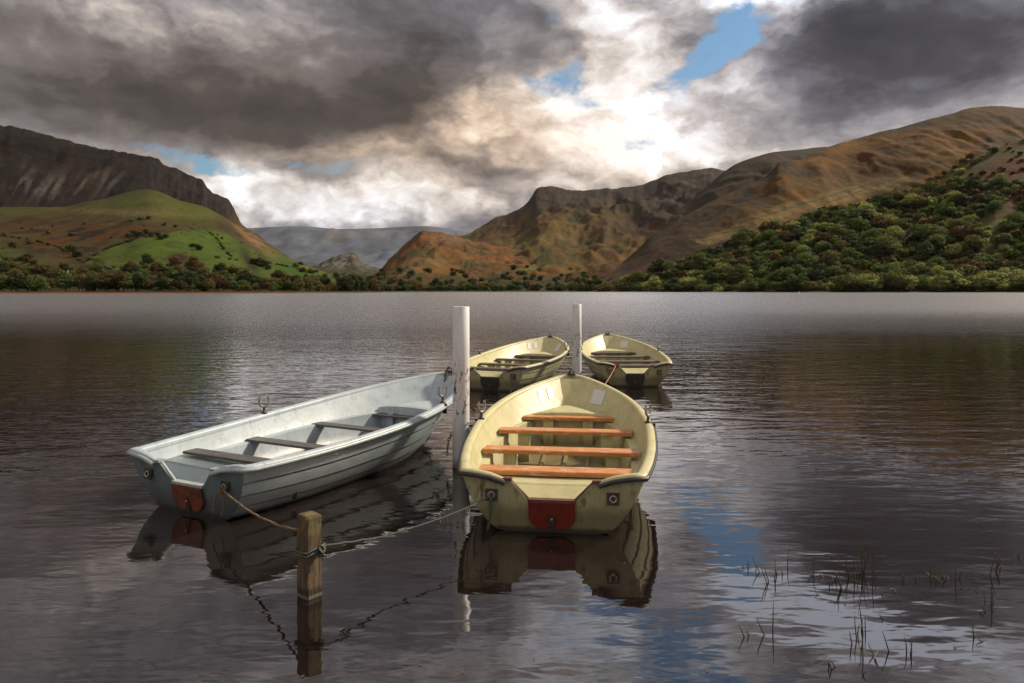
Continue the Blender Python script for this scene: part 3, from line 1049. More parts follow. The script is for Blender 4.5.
def boat_meshes():
    d = {}
    # clinker outside
    m = MB()
    def strip(k, us):
        rows = []
        for s in SS:
            f = (1 - .7 * s ** 8) * (.35 + .65 * min(1, s / .06))
            r = []
            for u, e in us:
                p = outer(s, STR[k] + (STR[k + 1] - STR[k]) * u)
                r.append(Vector((p.x + e * f, p.y, p.z)))
            rows.append(r)
        return rows
    for k in range(4):
        us = [(.06, .015), (.25, .0135), (.5, .012), (.75, .0105), (.90, .009)]
        for q, sm in ((us, True), ([(-.015, .004), (.02, .011), (.06, .015)], False), ([(.90, .009), (.93, -.006), (1.0, -.008)] if k < 3 else [(.90, .009), (1.0, .006)], False)):
            rows = strip(k, q)
            m.grid(rows, sm, flip=True)
            m.grid(mirror_rows(rows), sm)
    bot = []
    for s in SS:
        p = outer(s, 0)
        zk = float(f_zk(s))
        bot.append([Vector((0, p.y - .05 * s, zk)), Vector((p.x * .5, p.y - .02 * s, zk * .6 + p.z * .4)), Vector((p.x + .016, p.y, p.z - .004))])
    m.grid(bot, True, flip=True)
    m.grid(mirror_rows(bot), True)
    d['hull'] = m.mesh('hull')

    # transom
    m = MB()
    side = [outer(0, t) for t in [0, .12, .24, .36, .47, .6, .72, .86, 1.0]]
    yk = lambda z: .083 - .085 * max(min((z - .01) / .425, 1), -.2)
    half = [Vector((0, 0, -.055)), Vector((side[0].x * .55, 0, -.02))] + [Vector((p.x + .004, 0, p.z)) for p in side]
    top = [(.60, .438), (.52, .432), (.44, .418), (.36, .392), (.305, .378), (.285, .372), (.165, .232)]
    pts = half + [Vector((x, 0, z)) for x, z in top]
    full = pts + [Vector((-p.x, 0, p.z)) for p in reversed(pts) if p.x > 1e-6]
    out_ = [Vector((p.x, yk(p.z), p.z)) for p in full]
    m.prism(out_, .04)
    d['transom'] = m.mesh('transom')

    # capping strips on the notch
    m = MB()
    for sx in (-1, 1):
        a = Vector((sx * .305, yk(.378) + .02, .385)); b_ = Vector((sx * .165, yk(.232) + .02, .236))
        m.tube([a, (a + b_) / 2, b_], .015, 6)
        m.box((sx * .325, yk(.385) + .02, .392), (.075, .062, .020))
    m.box((0, yk(.232) + .018, .238), (.345, .062, .020))
    d['notch_cap'] = m.mesh('notch_cap')

    # outboard board
    m = MB()
    o = [(-.168, .228), (-.168, .11), (-.15, .07), (-.10, .035), (.10, .035), (.15, .07), (.168, .11), (.168, .228)]
    m.prism([Vector((x, yk(z) - .026, z)) for x, z in o], .024)
    d['motor_board'] = m.mesh('motor_board')
    m = MB()
    o = [(-.022, .03), (-.022, .125), (-.012, .142), (.012, .142), (.022, .125), (.022, .03)]
    m.prism([Vector((x, yk(z) - .034, z)) for x, z in o], .0075)
    d['slot_plate'] = m.mesh('slot_plate')
    m = MB()
    m.tube([(0, yk(.112) - .044, .112), (0, yk(.112) - .030, .112)], .008, 8)
    d['bolt'] = m.mesh('bolt')

    # liner
    m = MB()
    IS = [i / 40 for i in range(1, 37)] + [.925, .945, .96, .97]
    IS[0] = .012
    wall = []
    shelf = []
    low = []
    flo = []
    for s in IS:
        zs = f_zs(s) - .004
        zl = .275 + .09 * s ** 2
        r = [inner(s, zs + (zl - zs) * j / 7) for j in range(8)]
        wall.append(r)
        q = r[-1]
        sw = .07 * (1 - s ** 6)
        e = Vector((max(q.x - sw, 0), q.y - .03 * s ** 4, zl - .006))
        shelf.append([q, Vector((max(q.x - sw * .85, 0), q.y - .02 * s ** 4, zl)), e])
        zf = .045 if s < .72 else .045 + (s - .72) * .5
        fx = max(min(e.x - .05, float(f_bc(s)) + .02), 0)
        lowr = []
        for j in range(6):
            u = j / 5
            k = u ** 1.6
            lowr.append(Vector((e.x + (fx - e.x) * k, e.y, e.z + (zf - e.z) * (1 - (1 - u) ** 1.5))))
        low.append(lowr)
        flo.append([lowr[-1], Vector((fx * .5, e.y, zf - .004)), Vector((0, e.y, zf - .006))])
    for g in (wall, shelf, low, flo):
        m.grid(g, True)
        m.grid(mirror_rows(g), True, flip=True)
    # bow end of the liner
    a = [Vector((p.x, p.y, p.z)) for p in wall[-1]] + low[-1][1:]
    m.grid([a, [Vector((0, p.y + .008, p.z)) for p in a]], True)
    m.grid(mirror_rows([a, [Vector((0, p.y + .008, p.z)) for p in a]]), True, flip=True)
    # floor battens moulded in
    for x in (-.22, .0, .22):
        m.box((x, 1.75, .052), (.035, 2.0, .02))
    # wide moulded panel on the sole
    m.box((0, 1.55, .053), (.62, .62, .022))
    d['liner'] = m.mesh('liner')

    # bow locker: arched bulkhead and lid
    m = MB()
    rows = []
    for s in (.80, .81, .83, .86, .89, .92, .95):
        hw = max(inner(s, .36).x - .01, .01)
        r = []
        for j in range(13):
            u = -1 + 2 * j / 12
            z = .375 + .045 * math.sqrt(max(0, 1 - u * u * .92)) + (.0 if s > .80 else -.012)
            r.append(Vector((u * hw, f_y(s, .5), z)))
        rows.append(r)
    m.grid(rows, True, flip=True)
    front = rows[0]
    mid = [Vector((p.x * .93, p.y - .03, .23)) for p in front]
    bt = [Vector((p.x * .70, p.y - .05, .05)) for p in front]
    m.grid([bt, mid, front], False, flip=True)
    for x in (-.2, .2):
        m.box((x, front[6].y - .05, .20), (.075, .05, .27))
    d['bow_locker'] = m.mesh('bow_locker')

    # stern seat moulding, sloping down to the notch
    m = MB()
    prof = [(.045, .222), (.16, .262), (.27, .300), (.29, .312), (.52, .312), (.60, .308), (.61, .29), (.62, .05)]
    rows = []
    for y, z in prof:
        s = max(y / L, .012)
        hw = inner(s, max(z, .2)).x - .004
        rows.append([Vector((hw * u, y, z - .010 * (1 - abs(u)))) for u in [-1, -.6, -.2, .2, .6, 1]])
    m.grid(rows, False, flip=False)
    d['stern_deck'] = m.mesh('stern_deck')

    # gunwale: rounded cap swept from one transom tip round the bow to the other
    path = []
    for x, z in [(.335, .388), (.36, .398), (.44, .424), (.52, .438), (.585, .446)]:
        path.append(Vector((x, .012, z)))
    path.append(Vector((float(f_b(.008)) - .012, .02, .446)))
    for s in [i / 40 for i in range(1, 37)] + [.925, .945, .96, .973, .984, .992]:
        path.append(Vector((float(f_b(s)) - .012, L * s, f_zs(s) + .006)))
    path.append(Vector((.0, L + .002, f_zs(1) + .008)))
    full = path + [Vector((-p.x, p.y, p.z)) for p in reversed(path[:-1])]
    n = len(full)
    prof = [(-.045, -.035), (-.045, -.004), (-.034, .010), (-.012, .016), (.012, .015), (.028, .006), (.034, -.008), (.030, -.042)]
    rows = []
    offs = []
    for i, p in enumerate(full):
        t = full[min(i + 1, n - 1)] - full[max(i - 1, 0)]
        t.z = 0
        t.normalize()
        o_ = Vector((t.y, -t.x, 0))
        offs.append(o_)
        tip = min(i, n - 1 - i)
        k = min(1, .45 + .2 * tip) if tip < 3 else 1
        rows.append([p + o_ * (a * k) + Vector((0, 0, c * k)) for a, c in prof])
    m = MB()
    m.grid(rows, True, flip=True)
    m.poly(rows[0], flip=True)
    m.poly(rows[-1])
    d['gunwale'] = m.mesh('gunwale')
    m = MB()
    m.tube([p + offs[i] * .034 + Vector((0, 0, -.020)) for i, p in enumerate(full)], .017, 8)
    d['rub_rail'] = m.mesh('rub_rail')

    # thwarts
    for k, (y, zz_, dd, ov) in enumerate(((.56, .335, .20, -.045), (1.36, .335, .20, -.02), (2.28, .345, .19, -.02), (3.04, .36, .17, -.03))):
        s = y / L
        hw = inner(s, zz_ - .02).x + ov
        m = MB()
        bv = .008
        prof = [(-dd / 2, -.018), (-dd / 2, .018 - bv), (-dd / 2 + bv, .018), (dd / 2 - bv, .018), (dd / 2, .018 - bv), (dd / 2, -.018)]
        rws = [[Vector((u, y + a, zz_ + c)) for a, c in prof] for u in (-hw, -hw * .33, hw * .33, hw)]
        m.grid(rws, False, closed_v=True, flip=False)
        m.poly(rws[0], flip=False)
        m.poly(rws[-1], flip=True)
        d['thwart%d' % k] = m.mesh('thwart')
        # moulded seat supports under each end
        if k:
            for sx in (-1, 1):
                m = MB()
                m.box((sx * min(hw - .13, inner((y + .12) / L, .07).x - .085), y + .02, .185), (.11, .15, .285 + 2 * (zz_ - .345)))
                d['support%d%d' % (k, sx)] = m.mesh('seat_support')

    # rowlock
    m = MB()
    m.lathe([(0.0, .0), (.030, .0), (.030, .010), (.014, .016), (.011, .05), (.011, .06)], n=12)
    d['socket'] = m.mesh('socket')
    m = MB()
    arc = [Vector((.046 * math.cos(a), 0, .112 + .046 * math.sin(a))) for a in [R(180 + q) for q in range(0, 181, 20)]]
    pts = [Vector((-.040, 0, .165)), Vector((-.047, 0, .135))] + arc + [Vector((.047, 0, .135)), Vector((.040, 0, .165))]
    m.tube(pts, .0105, 8)
    m.tube([(0, 0, .02), (0, 0, .066)], .009, 8)
    d['rowlock'] = m.mesh('horn')
    m = MB()
    m.box((0, 0, -.05), (.012, .05, .10))
    d['rl_plate'] = m.mesh('plate')

    # pad eye on the transom
    m = MB()
    m.box((0, 0, 0), (.088, .010, .088))
    for dx in (-1, 1):
        for dz in (-1, 1):
            m.tube([(dx * .032, -.009, dz * .032), (dx * .032, -.004, dz * .032)], .006, 6)
    d['pad'] = m.mesh('plate')
    m = MB()
    m.tube([(.022 * math.cos(a), -.012, .022 * math.sin(a)) for a in [k * math.pi / 8 for k in range(16)]], .006, 6, closed=True)
    d['ring'] = m.mesh('ring')

    # bow fitting
    m = MB()
    m.box((0, 0, .004), (.10, .075, .014))
    m.tube([(-.03, 0, .01), (-.028, 0, .035), (0, 0, .052), (.028, 0, .035), (.03, 0, .01)], .008, 8)
    d['bow'] = m.mesh('bow_eye')

    def note(sx, s0, s1, z0, z1, off=.006, skew=0.0, oz=0.0):
        m = MB()
        rows = []
        for i in range(6):
            r = []
            for j in range(6):
                u, w = i / 5, j / 5
                s = s0 + (s1 - s0) * u
                p = inner(s, z0 + (z1 - z0) * w + skew * (u - .5) + oz)
                r.append(Vector((sx * (p.x - off), p.y - off * .6, p.z)))
            rows.append(r)
        m.grid(rows, True, flip=(sx > 0))
        return m.mesh('notice')
    d['note_a'] = note(-1, .872, .893, .475, .60)
    d['note_b'] = note(-1, .912, .932, .49, .615)
    d['note_c'] = note(1, .855, .912, .455, .605)
    d['mark'] = None
    return d


BM = boat_meshes()


def part(name, me, parent, mats, loc=None, rz=None, label=None):
    """link a (shared-shape) mesh as a part, with its own material"""
    me2 = me.copy()
    me2.materials.clear()
    for m_ in (mats if isinstance(mats, (list, tuple)) else [mats]):
        me2.materials.append(m_)
    o = bpy.data.objects.new(name, me2)
    COL.objects.link(o)
    o.parent = parent
    if loc is not None:
        o.location = loc
    if rz is not None:
        o.rotation_euler = rz
    if label:
        o['label'] = label
    return o


def boat(stern, bow, label, style, rowlocks, group='rowing boats moored on the lake'):
    stern, bow = Vector(stern), Vector(bow)
    dvec = bow - stern
    rz = math.atan2(-dvec.x, dvec.y)
    root = empty('rowing_boat', (stern.x, stern.y, 0), rz, label, 'rowing boat', group)
    k = math.hypot(dvec.x, dvec.y) / L
    root.scale = (1.0, k, 1.0)
    Y_ = style != 'white'
    mo, mt_, mi_ = (M_yout, M_ytran, M_yin) if Y_ else (M_wout, M_wtran, M_win)
    mp = {'white': M_gplank, 'front': M_orange, 'back': M_dplank}[style]
    part('hull', BM['hull'], root, mo)
    tr = part('transom', BM['transom'], root, mt_)
    part('notch_cap', BM['notch_cap'], tr, {'white': M_wout, 'front': M_brown, 'back': M_rubber}[style])
    mbd = part('motor_board', BM['motor_board'], root, {'white': M_rust, 'front': M_red, 'back': M_blkboard}[style])
    part('slot_plate', BM['slot_plate'], mbd, M_dmetal)
    part('bolt', BM['bolt'], mbd, M_metal)
    part('liner', BM['liner'], root, mi_)
    part('bow_locker', BM['bow_locker'], root, mi_)
    part('stern_deck', BM['stern_deck'], root, mi_ if Y_ else M_wtran)
    part('gunwale', BM['gunwale'], root, mi_ if Y_ else M_win)
    if Y_:
        part('rub_rail', BM['rub_rail'], root, M_rubber)
    else:
        part('rub_rail', BM['rub_rail'], root, M_wout)
    for q in range(4):
        th = part('thwart', BM['thwart%d' % q], root, mp, (0, 0, 0 if Y_ else .345 * .42 - (0 if q == 0 else .045)))
        th.scale = (1, 1 if Y_ else .8, 1 if Y_ else .58)
        if not Y_:
            th.location.y = .2 * (.56, 1.36, 2.28, 3.04)[q]
        if q:
            for sx in (-1, 1):
                if Y_:
                    part('seat_support', BM['support%d%d' % (q, sx)], th, mi_)
    for sx, s in rowlocks:
        p = Vector((sx * (float(f_b(s)) - .022), L * s, f_zs(s) + .018))
        rl = part('rowlock', BM['rowlock'], root, M_metal, p, (0, 0, R(60)))
        rl.scale = (1.05, 1.05, 1.05)
        part('socket', BM['socket'], rl, M_dmetal)
        part('plate', BM['rl_plate'], rl, M_dmetal, (-.0, .045 * -sx, .0), (0, 0, R(15)))
    for sx in (-1, 1):
        pd = part('mooring_eye', BM['pad'], root, M_blkboard, (sx * .435, .012, .275), (R(-11), 0, 0))
        part('ring', BM['ring'], pd, M_metal)
    part('bow_eye', BM['bow'], root, M_dmetal, (0, L - .06, f_zs(1) + .018))
    if Y_:
        for nm in ('note_a', 'note_b', 'note_c'):
            part('notice', BM[nm], root, M_note)
    return root


# the white boat's far side carries an open rowlock near the middle, its near side one farther forward
B_white = boat(at(182.5, 517, 0) + Vector((0, .02, 0)), at(452, 372.5, .71), 'white rowing boat with grey benches and rust red motor board', 'white', [(-1, .40), (1, .66)])
B_front = boat(at(551.5, 536, 0), at(571.5, 375.5, .71), 'cream rowing boat with four orange benches, nearest of the cream boats', 'front', [(-1, .47), (1, .47)])
B_bl = boat(at(489, 391.5, 0), at(551, 337, .71), 'cream rowing boat with dark benches moored beside the tall white pole', 'back', [(-1, .40), (1, .62)])
B_br = boat(at(635.5, 387.5, 0), at(607, 334.5, .71), 'cream rowing boat with dark benches and a red-tipped line over its stern quarter', 'back', [(-1, .50), (1, .47)])
bpy.context.view_layer.update()

# small red registration mark on the sides of the two back boats
for b_, sx in ((B_bl, 1), (B_br, -1)):
    m = MB()
    for (ds, z0, z1, w) in ((0, .20, .29, .016), (.012, .20, .214, .05), (.012, .276, .29, .05)):
        s = .20 if sx > 0 else .36
        p0, p1 = outer(s + ds * .3, t_of_z(s, z0)), outer(s + ds * .3, t_of_z(s, z1))
        y0 = p0.y
        m.poly([Vector((sx * (p0.x + .021), y0 - w / 2, p0.z)), Vector((sx * (p0.x + .021), y0 + w / 2, p0.z)), Vector((sx * (p1.x + .021), y0 + w / 2, p1.z)), Vector((sx * (p1.x + .021), y0 - w / 2, p1.z))])
    m.build('number_mark', M_alloy, b_)

# ------------------------------------------------------------------ poles and post
def pole_mat():
    m, nt, b = base_mat('chipped white paint on steel')
    v = coord(nt)
    x, y, z = separate(nt, v)
    n = noise(nt, v, 14.0, 5, .6)
    n2 = noise(nt, mapping(nt, v, (6, 6, 1.2)), 3.0, 6, .6)
    n3 = noise(nt, mapping(nt, v, (9, 9, 5)), 3.1, 6, .72)
    c = mix(nt, n2.sstep(.35, .7) * .5, (.66, .655, .67), (.46, .46, .48))
    zone = z.sstep(.30, .62) * z.sstep(1.22, .92)
    rust = (n3 + zone * .14).sstep(.715, .75)
    c = mix(nt, (n3 + zone * .17).sstep(.655, .74) * .45, c, (.36, .20, .12))
    c = mix(nt, rust, c, (.055, .022, .014))
    c = mix(nt, (z + (n - .5) * .1).sstep(.12, .02) * .8, c, (.09, .085, .07))
    nt.links.new(c, b.inputs['Base Color'])
    b.inputs['Roughness'].default_value = .5
    bump(nt, b, rust * -1.0 + n * .1, .003)
    return m


M_pole = pole_mat()


def pole(px, py_bottom, py_top, rad, label, lean=0.0):
    p = at(px, py_bottom, 0)
    z1 = H - (py_top - YH) / F * p.y
    root = empty('mooring_pole', (p.x, p.y, 0), .7 * px, label, 'pole', 'white mooring poles standing in the lake')
    root.rotation_euler = (0, lean, .7 * px)
    m = MB()
    m.lathe([(rad, -1.2), (rad, 0), (rad, z1 * .3), (rad, z1 * .6), (rad, z1 - .004), (rad - .004, z1), (rad - .014, z1), (rad - .018, z1 - .006)], n=28)
    m.build('shaft', M_pole, root)
    m = MB()
    m.lathe([(rad - .018, z1 - .006), (rad - .018, z1 - .09), (0.001, z1 - .10)], n=28)
    m.build('bore', M_dmetal, root)
    return p, z1


P1, P1z = pole(461.0, 466.5, 306.5, .084, 'white tubular pole with rust chips between the white boat and the front cream boat')
P2, P2z = pole(577.0, 385.5, 304.0, .082, 'white tubular pole standing behind the bow of the front cream boat')

WP = at(309.5, 596, 0)
WPz = H - (514 - YH) / F * WP.y
m, nt, b = base_mat('mossy weathered timber')
v = coord(nt)
x, y, z = separate(nt, v)
g = noise(nt, mapping(nt, v, (26, 26, 2.2)), 2.0, 7, .7, .8)
n = noise(nt, v, 9.0, 6, .7)
c = mix(nt, g.sstep(.3, .7), (.035, .024, .015), (.15, .10, .055))
c = mix(nt, (n + (z - .3) * .5).sstep(.50, .70) * .8, c, (.17, .15, .035))
c = mix(nt, n.sstep(.62, .72) * .6, c, (.24, .17, .09))
c = mix(nt, (z + (n - .5) * .05).sstep(.075, .045), c, (.030, .020, .014))
c = mix(nt, ((z - .015).op('ABSOLUTE')).sstep(.014, .004) * .6, c, (.22, .19, .16))
nt.links.new(c, b.inputs['Base Color'])
b.inputs['Roughness'].default_value = .85
bump(nt, b, g + n * .5, .012)
M_post = m
post = empty('mooring_post', (WP.x, WP.y, 0), R(52), 'short mossy square timber post with rope wound round it, in front of the white boat', 'post')
m = MB()
hw = .052
rows = []
for z_ in [-.6, 0, .1, .2, .3, .4, WPz - .012]:
    j = lambda: random.uniform(-.0025, .0025)
    c_ = .008
    r_ = []
    for (a, b_) in ((-1, -1), (1, -1), (1, 1), (-1, 1)):
        dx, dy = (1, 0) if a * b_ > 0 else (0, 1)
        r_.append(Vector((a * (hw - c_ * dy) + j(), b_ * (hw - c_ * dx) + j(), z_)))
        r_.append(Vector((a * (hw - c_ * dx) + j(), b_ * (hw - c_ * dy) + j(), z_)))
    rows.append(r_)
m.grid(rows, False, closed_v=True)
top_ = [Vector((p.x * .86, p.y * .86, WPz + random.uniform(-.004, .004))) for p in rows[-1]]
m.grid([rows[-1], top_], False, closed_v=True)
m.poly(top_)
m.build('timber', M_post, post)
m = MB()
for zb, sx in ((WPz - .10, 1),):
    m.tube([(hw - .002, .0, zb), (hw + .018, 0, zb)], .008, 8)
    m.tube([(hw + .012, .0, zb), (hw + .020, 0, zb)], .013, 6)
m.build('bolt', M_dmetal, post)

# ------------------------------------------------------------------ ropes and chains
def rope_mat(name, c1, c2):
    m, nt, b = base_mat(name)
    v = coord(nt)
    w = nt.nodes.new('ShaderNodeTexWave')
    w.inputs['Scale'].default_value = 28
    w.inputs['Distortion'].default_value = 1.2
    w.wave_type = 'BANDS'; w.bands_direction = 'DIAGONAL'
    nt.links.new(v, w.inputs['Vector'])
    f = Ex(nt, w.outputs['Fac'])
    n = noise(nt, v, 12, 4, .6)
    nt.links.new(mix(nt, f * .6 + (n - .3) * .6, c1, c2), b.inputs['Base Color'])
    b.inputs['Roughness'].default_value = .9
    bump(nt, b, f, .003)
    return m


M_tan = rope_mat('tan rope', (.09, .055, .032), (.24, .155, .085))
M_green = rope_mat('faded green rope', (.045, .055, .045), (.12, .135, .11))
M_chain = simple('rusty chain', (.11, .075, .055), (.045, .035, .03), 40, .6, .001, .5)


def cat_rope(a, b, sag, n=26, wob=.004):
    a, b = Vector(a), Vector(b)
    return [a.lerp(b, i / n) + Vector((random.uniform(-1, 1) * wob * .4, random.uniform(-1, 1) * wob * .4, -sag * 4 * (i / n) * (1 - i / n) + random.uniform(-1, 1) * wob * .5)) for i in range(n + 1)]


def local(o, p):
    return o.matrix_world @ Vector(p)


eyeR = local(B_white, (.435, -.012, .270))
eyeL = local(B_front, (-.435, -.012, .270))
zr = H - (520 - YH) / F * (WP.y - .05)

m = MB()
a = eyeR
bpt = Vector((WP.x - .035, WP.y - .035, WPz - .085))
m.tube(cat_rope(a, bpt, .055), .0080, 8)
# hitch and hanging tail at the eye
m.tube([a + Vector((.014 * math.cos(q), -.012 + .012 * math.sin(q), -.006 + .022 * math.sin(q * 1.0))) for q in [k * math.pi / 4 for k in range(8)]], .009, 6, closed=True)
m.tube([a + Vector((-.005, -.015, 0)), a + Vector((-.035, -.022, -.05)), a + Vector((-.055, -.022, -.11)), a + Vector((-.06, -.02, -.155))], .0085, 7)
m.tube([a + Vector((.005, -.015, 0)), a + Vector((.022, -.022, -.06)), a + Vector((.018, -.020, -.14)), a + Vector((.0, -.02, -.2))], .007, 7)
ro = m.build('mooring_rope', M_tan)
tag(ro, 'tan twisted rope from the white boat to the mossy timber post', 'rope', 'mooring ropes')

m = MB()
zw = .262
loop = []
cr_, sr_ = math.cos(R(52)), math.sin(R(52))
hh = hw + .008
for (a_, b_) in ((-1, -1), (0, -1.03), (1, -1), (1.03, 0), (1, 1), (0, 1.03), (-1, 1), (-1.03, 0)):
    lx, ly = a_ * hh, b_ * hh
    loop.append(Vector((WP.x + lx * cr_ - ly * sr_, WP.y + lx * sr_ + ly * cr_, zw + .012 * a_ + random.uniform(-.004, .004))))
m.tube(loop, .0075, 7, closed=True)
m.tube([p + Vector((0, 0, .016 + .004 * random.random())) for p in loop], .007, 7, closed=True)
knot = Vector((WP.x + .072, WP.y - .02, zw + .012))
m.tube([knot + Vector((.018 * math.cos(q), .016 * math.sin(q), .016 * math.sin(2 * q))) for q in [k * math.pi / 6 for k in range(12)]], .009, 6, closed=True)
m.tube([knot + Vector((.016 * math.sin(2 * q), .012 * math.sin(q), .02 * math.cos(q))) for q in [k * math.pi / 6 for k in range(12)]], .008, 6, closed=True)
m.tube([knot, knot + Vector((.02, -.01, -.03)), knot + Vector((.012, -.012, -.06))], .006, 6)
rl_ = cat_rope(knot, eyeL, .045, 36)
m.tube(rl_, .0052, 7)
m.tube(cat_rope(knot + Vector((.01, 0, .02)), rl_[10], .0, 10, .006), .006, 6)
m.tube([eyeL + Vector((.012 * math.cos(q), -.012 + .01 * math.sin(q), .02 * math.sin(q))) for q in [k * math.pi / 4 for k in range(8)]], .008, 6, closed=True)
m.tube([eyeL + Vector((0, -.015, 0)), eyeL + Vector((-.012, -.022, -.07)), eyeL + Vector((-.004, -.022, -.15)), eyeL + Vector((-.022, -.018, -.23))], .0085, 7)
m.tube([eyeL + Vector((.004, -.015, 0)), eyeL + Vector((.008, -.022, -.06)), eyeL + Vector((-.002, -.022, -.13))], .008, 7)
ro = m.build('mooring_rope', M_green)
tag(ro, 'faded green rope from the timber post to the front cream boat', 'rope', 'mooring ropes')

for b_, sx in ((B_bl, 1), (B_br, 1)):
    e_ = local(b_, (sx * .435, -.012, .270))
    m = MB()
    m.tube([e_ + Vector((.014 * math.cos(q), -.014, .03 * math.sin(q))) for q in [k * math.pi / 4 for k in range(8)]], .012, 6, closed=True)
    m.tube([e_ + Vector((0, -.02, 0)), e_ + Vector((-.02, -.03, -.09)), e_ + Vector((-.01, -.03, -.2)), e_ + Vector((-.035, -.025, -.26))], .013, 6)
    m.tube([e_ + Vector((.01, -.02, 0)), e_ + Vector((.03, -.03, -.07)), e_ + Vector((.02, -.03, -.18))], .012, 6)
    ro = m.build('rope_end', M_dplank if sx else M_green)
    tag(ro, 'dark rope end knotted on the transom of the cream boat beside the tall pole' if b_ is B_bl else 'dark rope end knotted on the transom of the cream boat behind', 'rope', 'rope ends on the transoms')

# thin orange line with a red tip between front boat and the boat behind it
a = at(604, 384, .52); b_ = Vector((0, 0, 0))
tip = local(B_br, (-.36, -.03, .40))
st = at_depth(604, 385.5, tip.y - 2.6)
m = MB()
m.tube(cat_rope(st, tip, .02, 14, .002), .007, 6)
ro = m.build('mooring_line', simple('orange line', (.40, .20, .06), (.30, .14, .05), 20, .8))
tag(ro, 'thin orange line with a red end hanging at the back cream boat stern', 'rope')
m = MB()
m.tube([tip + Vector((-.02, .0, -.02)), tip + Vector((.0, 0, .0)), tip + Vector((.05, .0, .035))], [.018, .026, .018], 8)
m.build('tip', M_alloy, ro)


def chain(pts, name, label, link=.045, r=.0055):
    pts = [Vector(p) for p in pts]
    m = MB()
    # resample
    seg = []
    for i in range(len(pts) - 1):
        seg.append((pts[i + 1] - pts[i]).length)
    tot = sum(seg)
    n = max(3, int(tot / (link * .72)))
    for k in range(n):
        d = (k + .5) / n * tot
        i = 0
        while i < len(seg) - 1 and d > seg[i]:
            d -= seg[i]; i += 1
        c_ = pts[i].lerp(pts[i + 1], min(1, d / seg[i]))
        t = (pts[i + 1] - pts[i]).normalized()
        u = Vector((0, 0, 1)).cross(t)
        if u.length < .05:
            u = Vector((1, 0, 0))
        u.normalize()
        w = t.cross(u)
        s_ = u if k % 2 else w
        m.tube([c_ + t * (math.cos(q) * link / 2) + s_ * (math.sin(q) * link * .30) for q in [j * math.pi / 5 for j in range(10)]], r, 5, closed=True)
    o = m.build(name, M_chain)
    tag(o, label, 'chain')
    return o


rlL = local(B_front, (-(float(f_b(.47)) - .02), L * .47, f_zs(.47) + .03))
pl = Vector((P1.x + .075, P1.y - .06, .44))
chain(cat_rope(pl, rlL, .05, 12, .0), 'mooring_chain', 'rusty chain from the white pole to the rowlock of the front cream boat')
chain([(P1.x - .085, P1.y - .02, .34), (P1.x - .12, P1.y - .03, .27), (P1.x - .13, P1.y - .03, .19), (P1.x - .135, P1.y - .04, .12)], 'hanging_chain', 'short rusty chain end hanging on the white boat side of the pole', .04, .004)
bw = local(B_white, (.02, L - .06, f_zs(1) + .055))
chain([bw + Vector((-.02, -.03, .02)), bw + Vector((-.05, -.06, -.02)), bw + Vector((-.06, -.12, -.10)), bw + Vector((-.055, -.14, -.16))], 'bow_chain', 'short dark chain draped over the bow of the white boat', .05, .008)
bf = local(B_front, (0, L - .02, f_zs(1) + .05))
chain([bf + Vector((-.02, -.02, 0)), bf + Vector((.03, .14, -.10)), bf + Vector((.05, .30, -.30)), bf + Vector((.06, .36, -.75))], 'mooring_chain', 'dark chain over the bow of the front cream boat', .05, .007)

# ------------------------------------------------------------------ trees
def crown_arrays(seed, nq, size, squat=1.0, nl=14):
    r = np.random.default_rng(seed)
    lobes = []
    for k in range(nl):
        a = r.uniform(0, 2 * math.pi)
        q = r.uniform(.05, .36)
        z = r.uniform(.34, .78) - q * .35
        lobes.append((q * math.cos(a), q * math.sin(a), z * squat, r.uniform(.10, .22)))
    lobes.append((0, 0, .72 * squat, .22)); lobes.append((0, 0, .45 * squat, .30))
    lobes = np.array(lobes)
    pick = r.choice(len(lobes), nq, p=lobes[:, 3] ** 2 / (lobes[:, 3] ** 2).sum())
    d = r.normal(size=(nq, 3)); d[:, 2] = d[:, 2] * .8 + .18
    d /= np.linalg.norm(d, axis=1)[:, None]
    rad = lobes[pick, 3] * r.uniform(.78, 1.12, nq)
    c = lobes[pick, :3] + d * rad[:, None] * np.array([1, 1, .85])
    nrm = d + r.normal(size=(nq, 3)) * .30
    nrm /= np.linalg.norm(nrm, axis=1)[:, None]
    t = np.cross(nrm, r.normal(size=(nq, 3))); t /= np.linalg.norm(t, axis=1)[:, None]
    b = np.cross(nrm, t)
    s = size * r.uniform(.6, 1.25, nq)[:, None]
    V = np.stack([c - t * s - b * s * .7, c + t * s - b * s * .8, c + t * s * .8 + b * s * .8, c - t * s * .7 + b * s], 1)
    return V  # nq,4,3


def quads_mesh(name, V, tint=None):
    n = len(V)
    me = bpy.data.meshes.new(name)
    me.vertices.add(n * 4); me.vertices.foreach_set('co', V.reshape(-1).astype(np.float32))
    me.loops.add(n * 4); me.loops.foreach_set('vertex_index', np.arange(n * 4, dtype=np.int32))
    me.polygons.add(n)
    me.polygons.foreach_set('loop_start', np.arange(0, n * 4, 4, dtype=np.int32))
    me.polygons.foreach_set('loop_total', np.full(n, 4, dtype=np.int32))
    me.update(calc_edges=True)
    if tint is not None:
        a = me.color_attributes.new('tint', 'FLOAT_COLOR', 'POINT')
        c = np.repeat(np.concatenate([tint, np.ones((n, 1))], 1), 4, 0).astype(np.float32)
        a.data.foreach_set('color', c.ravel())
    return me


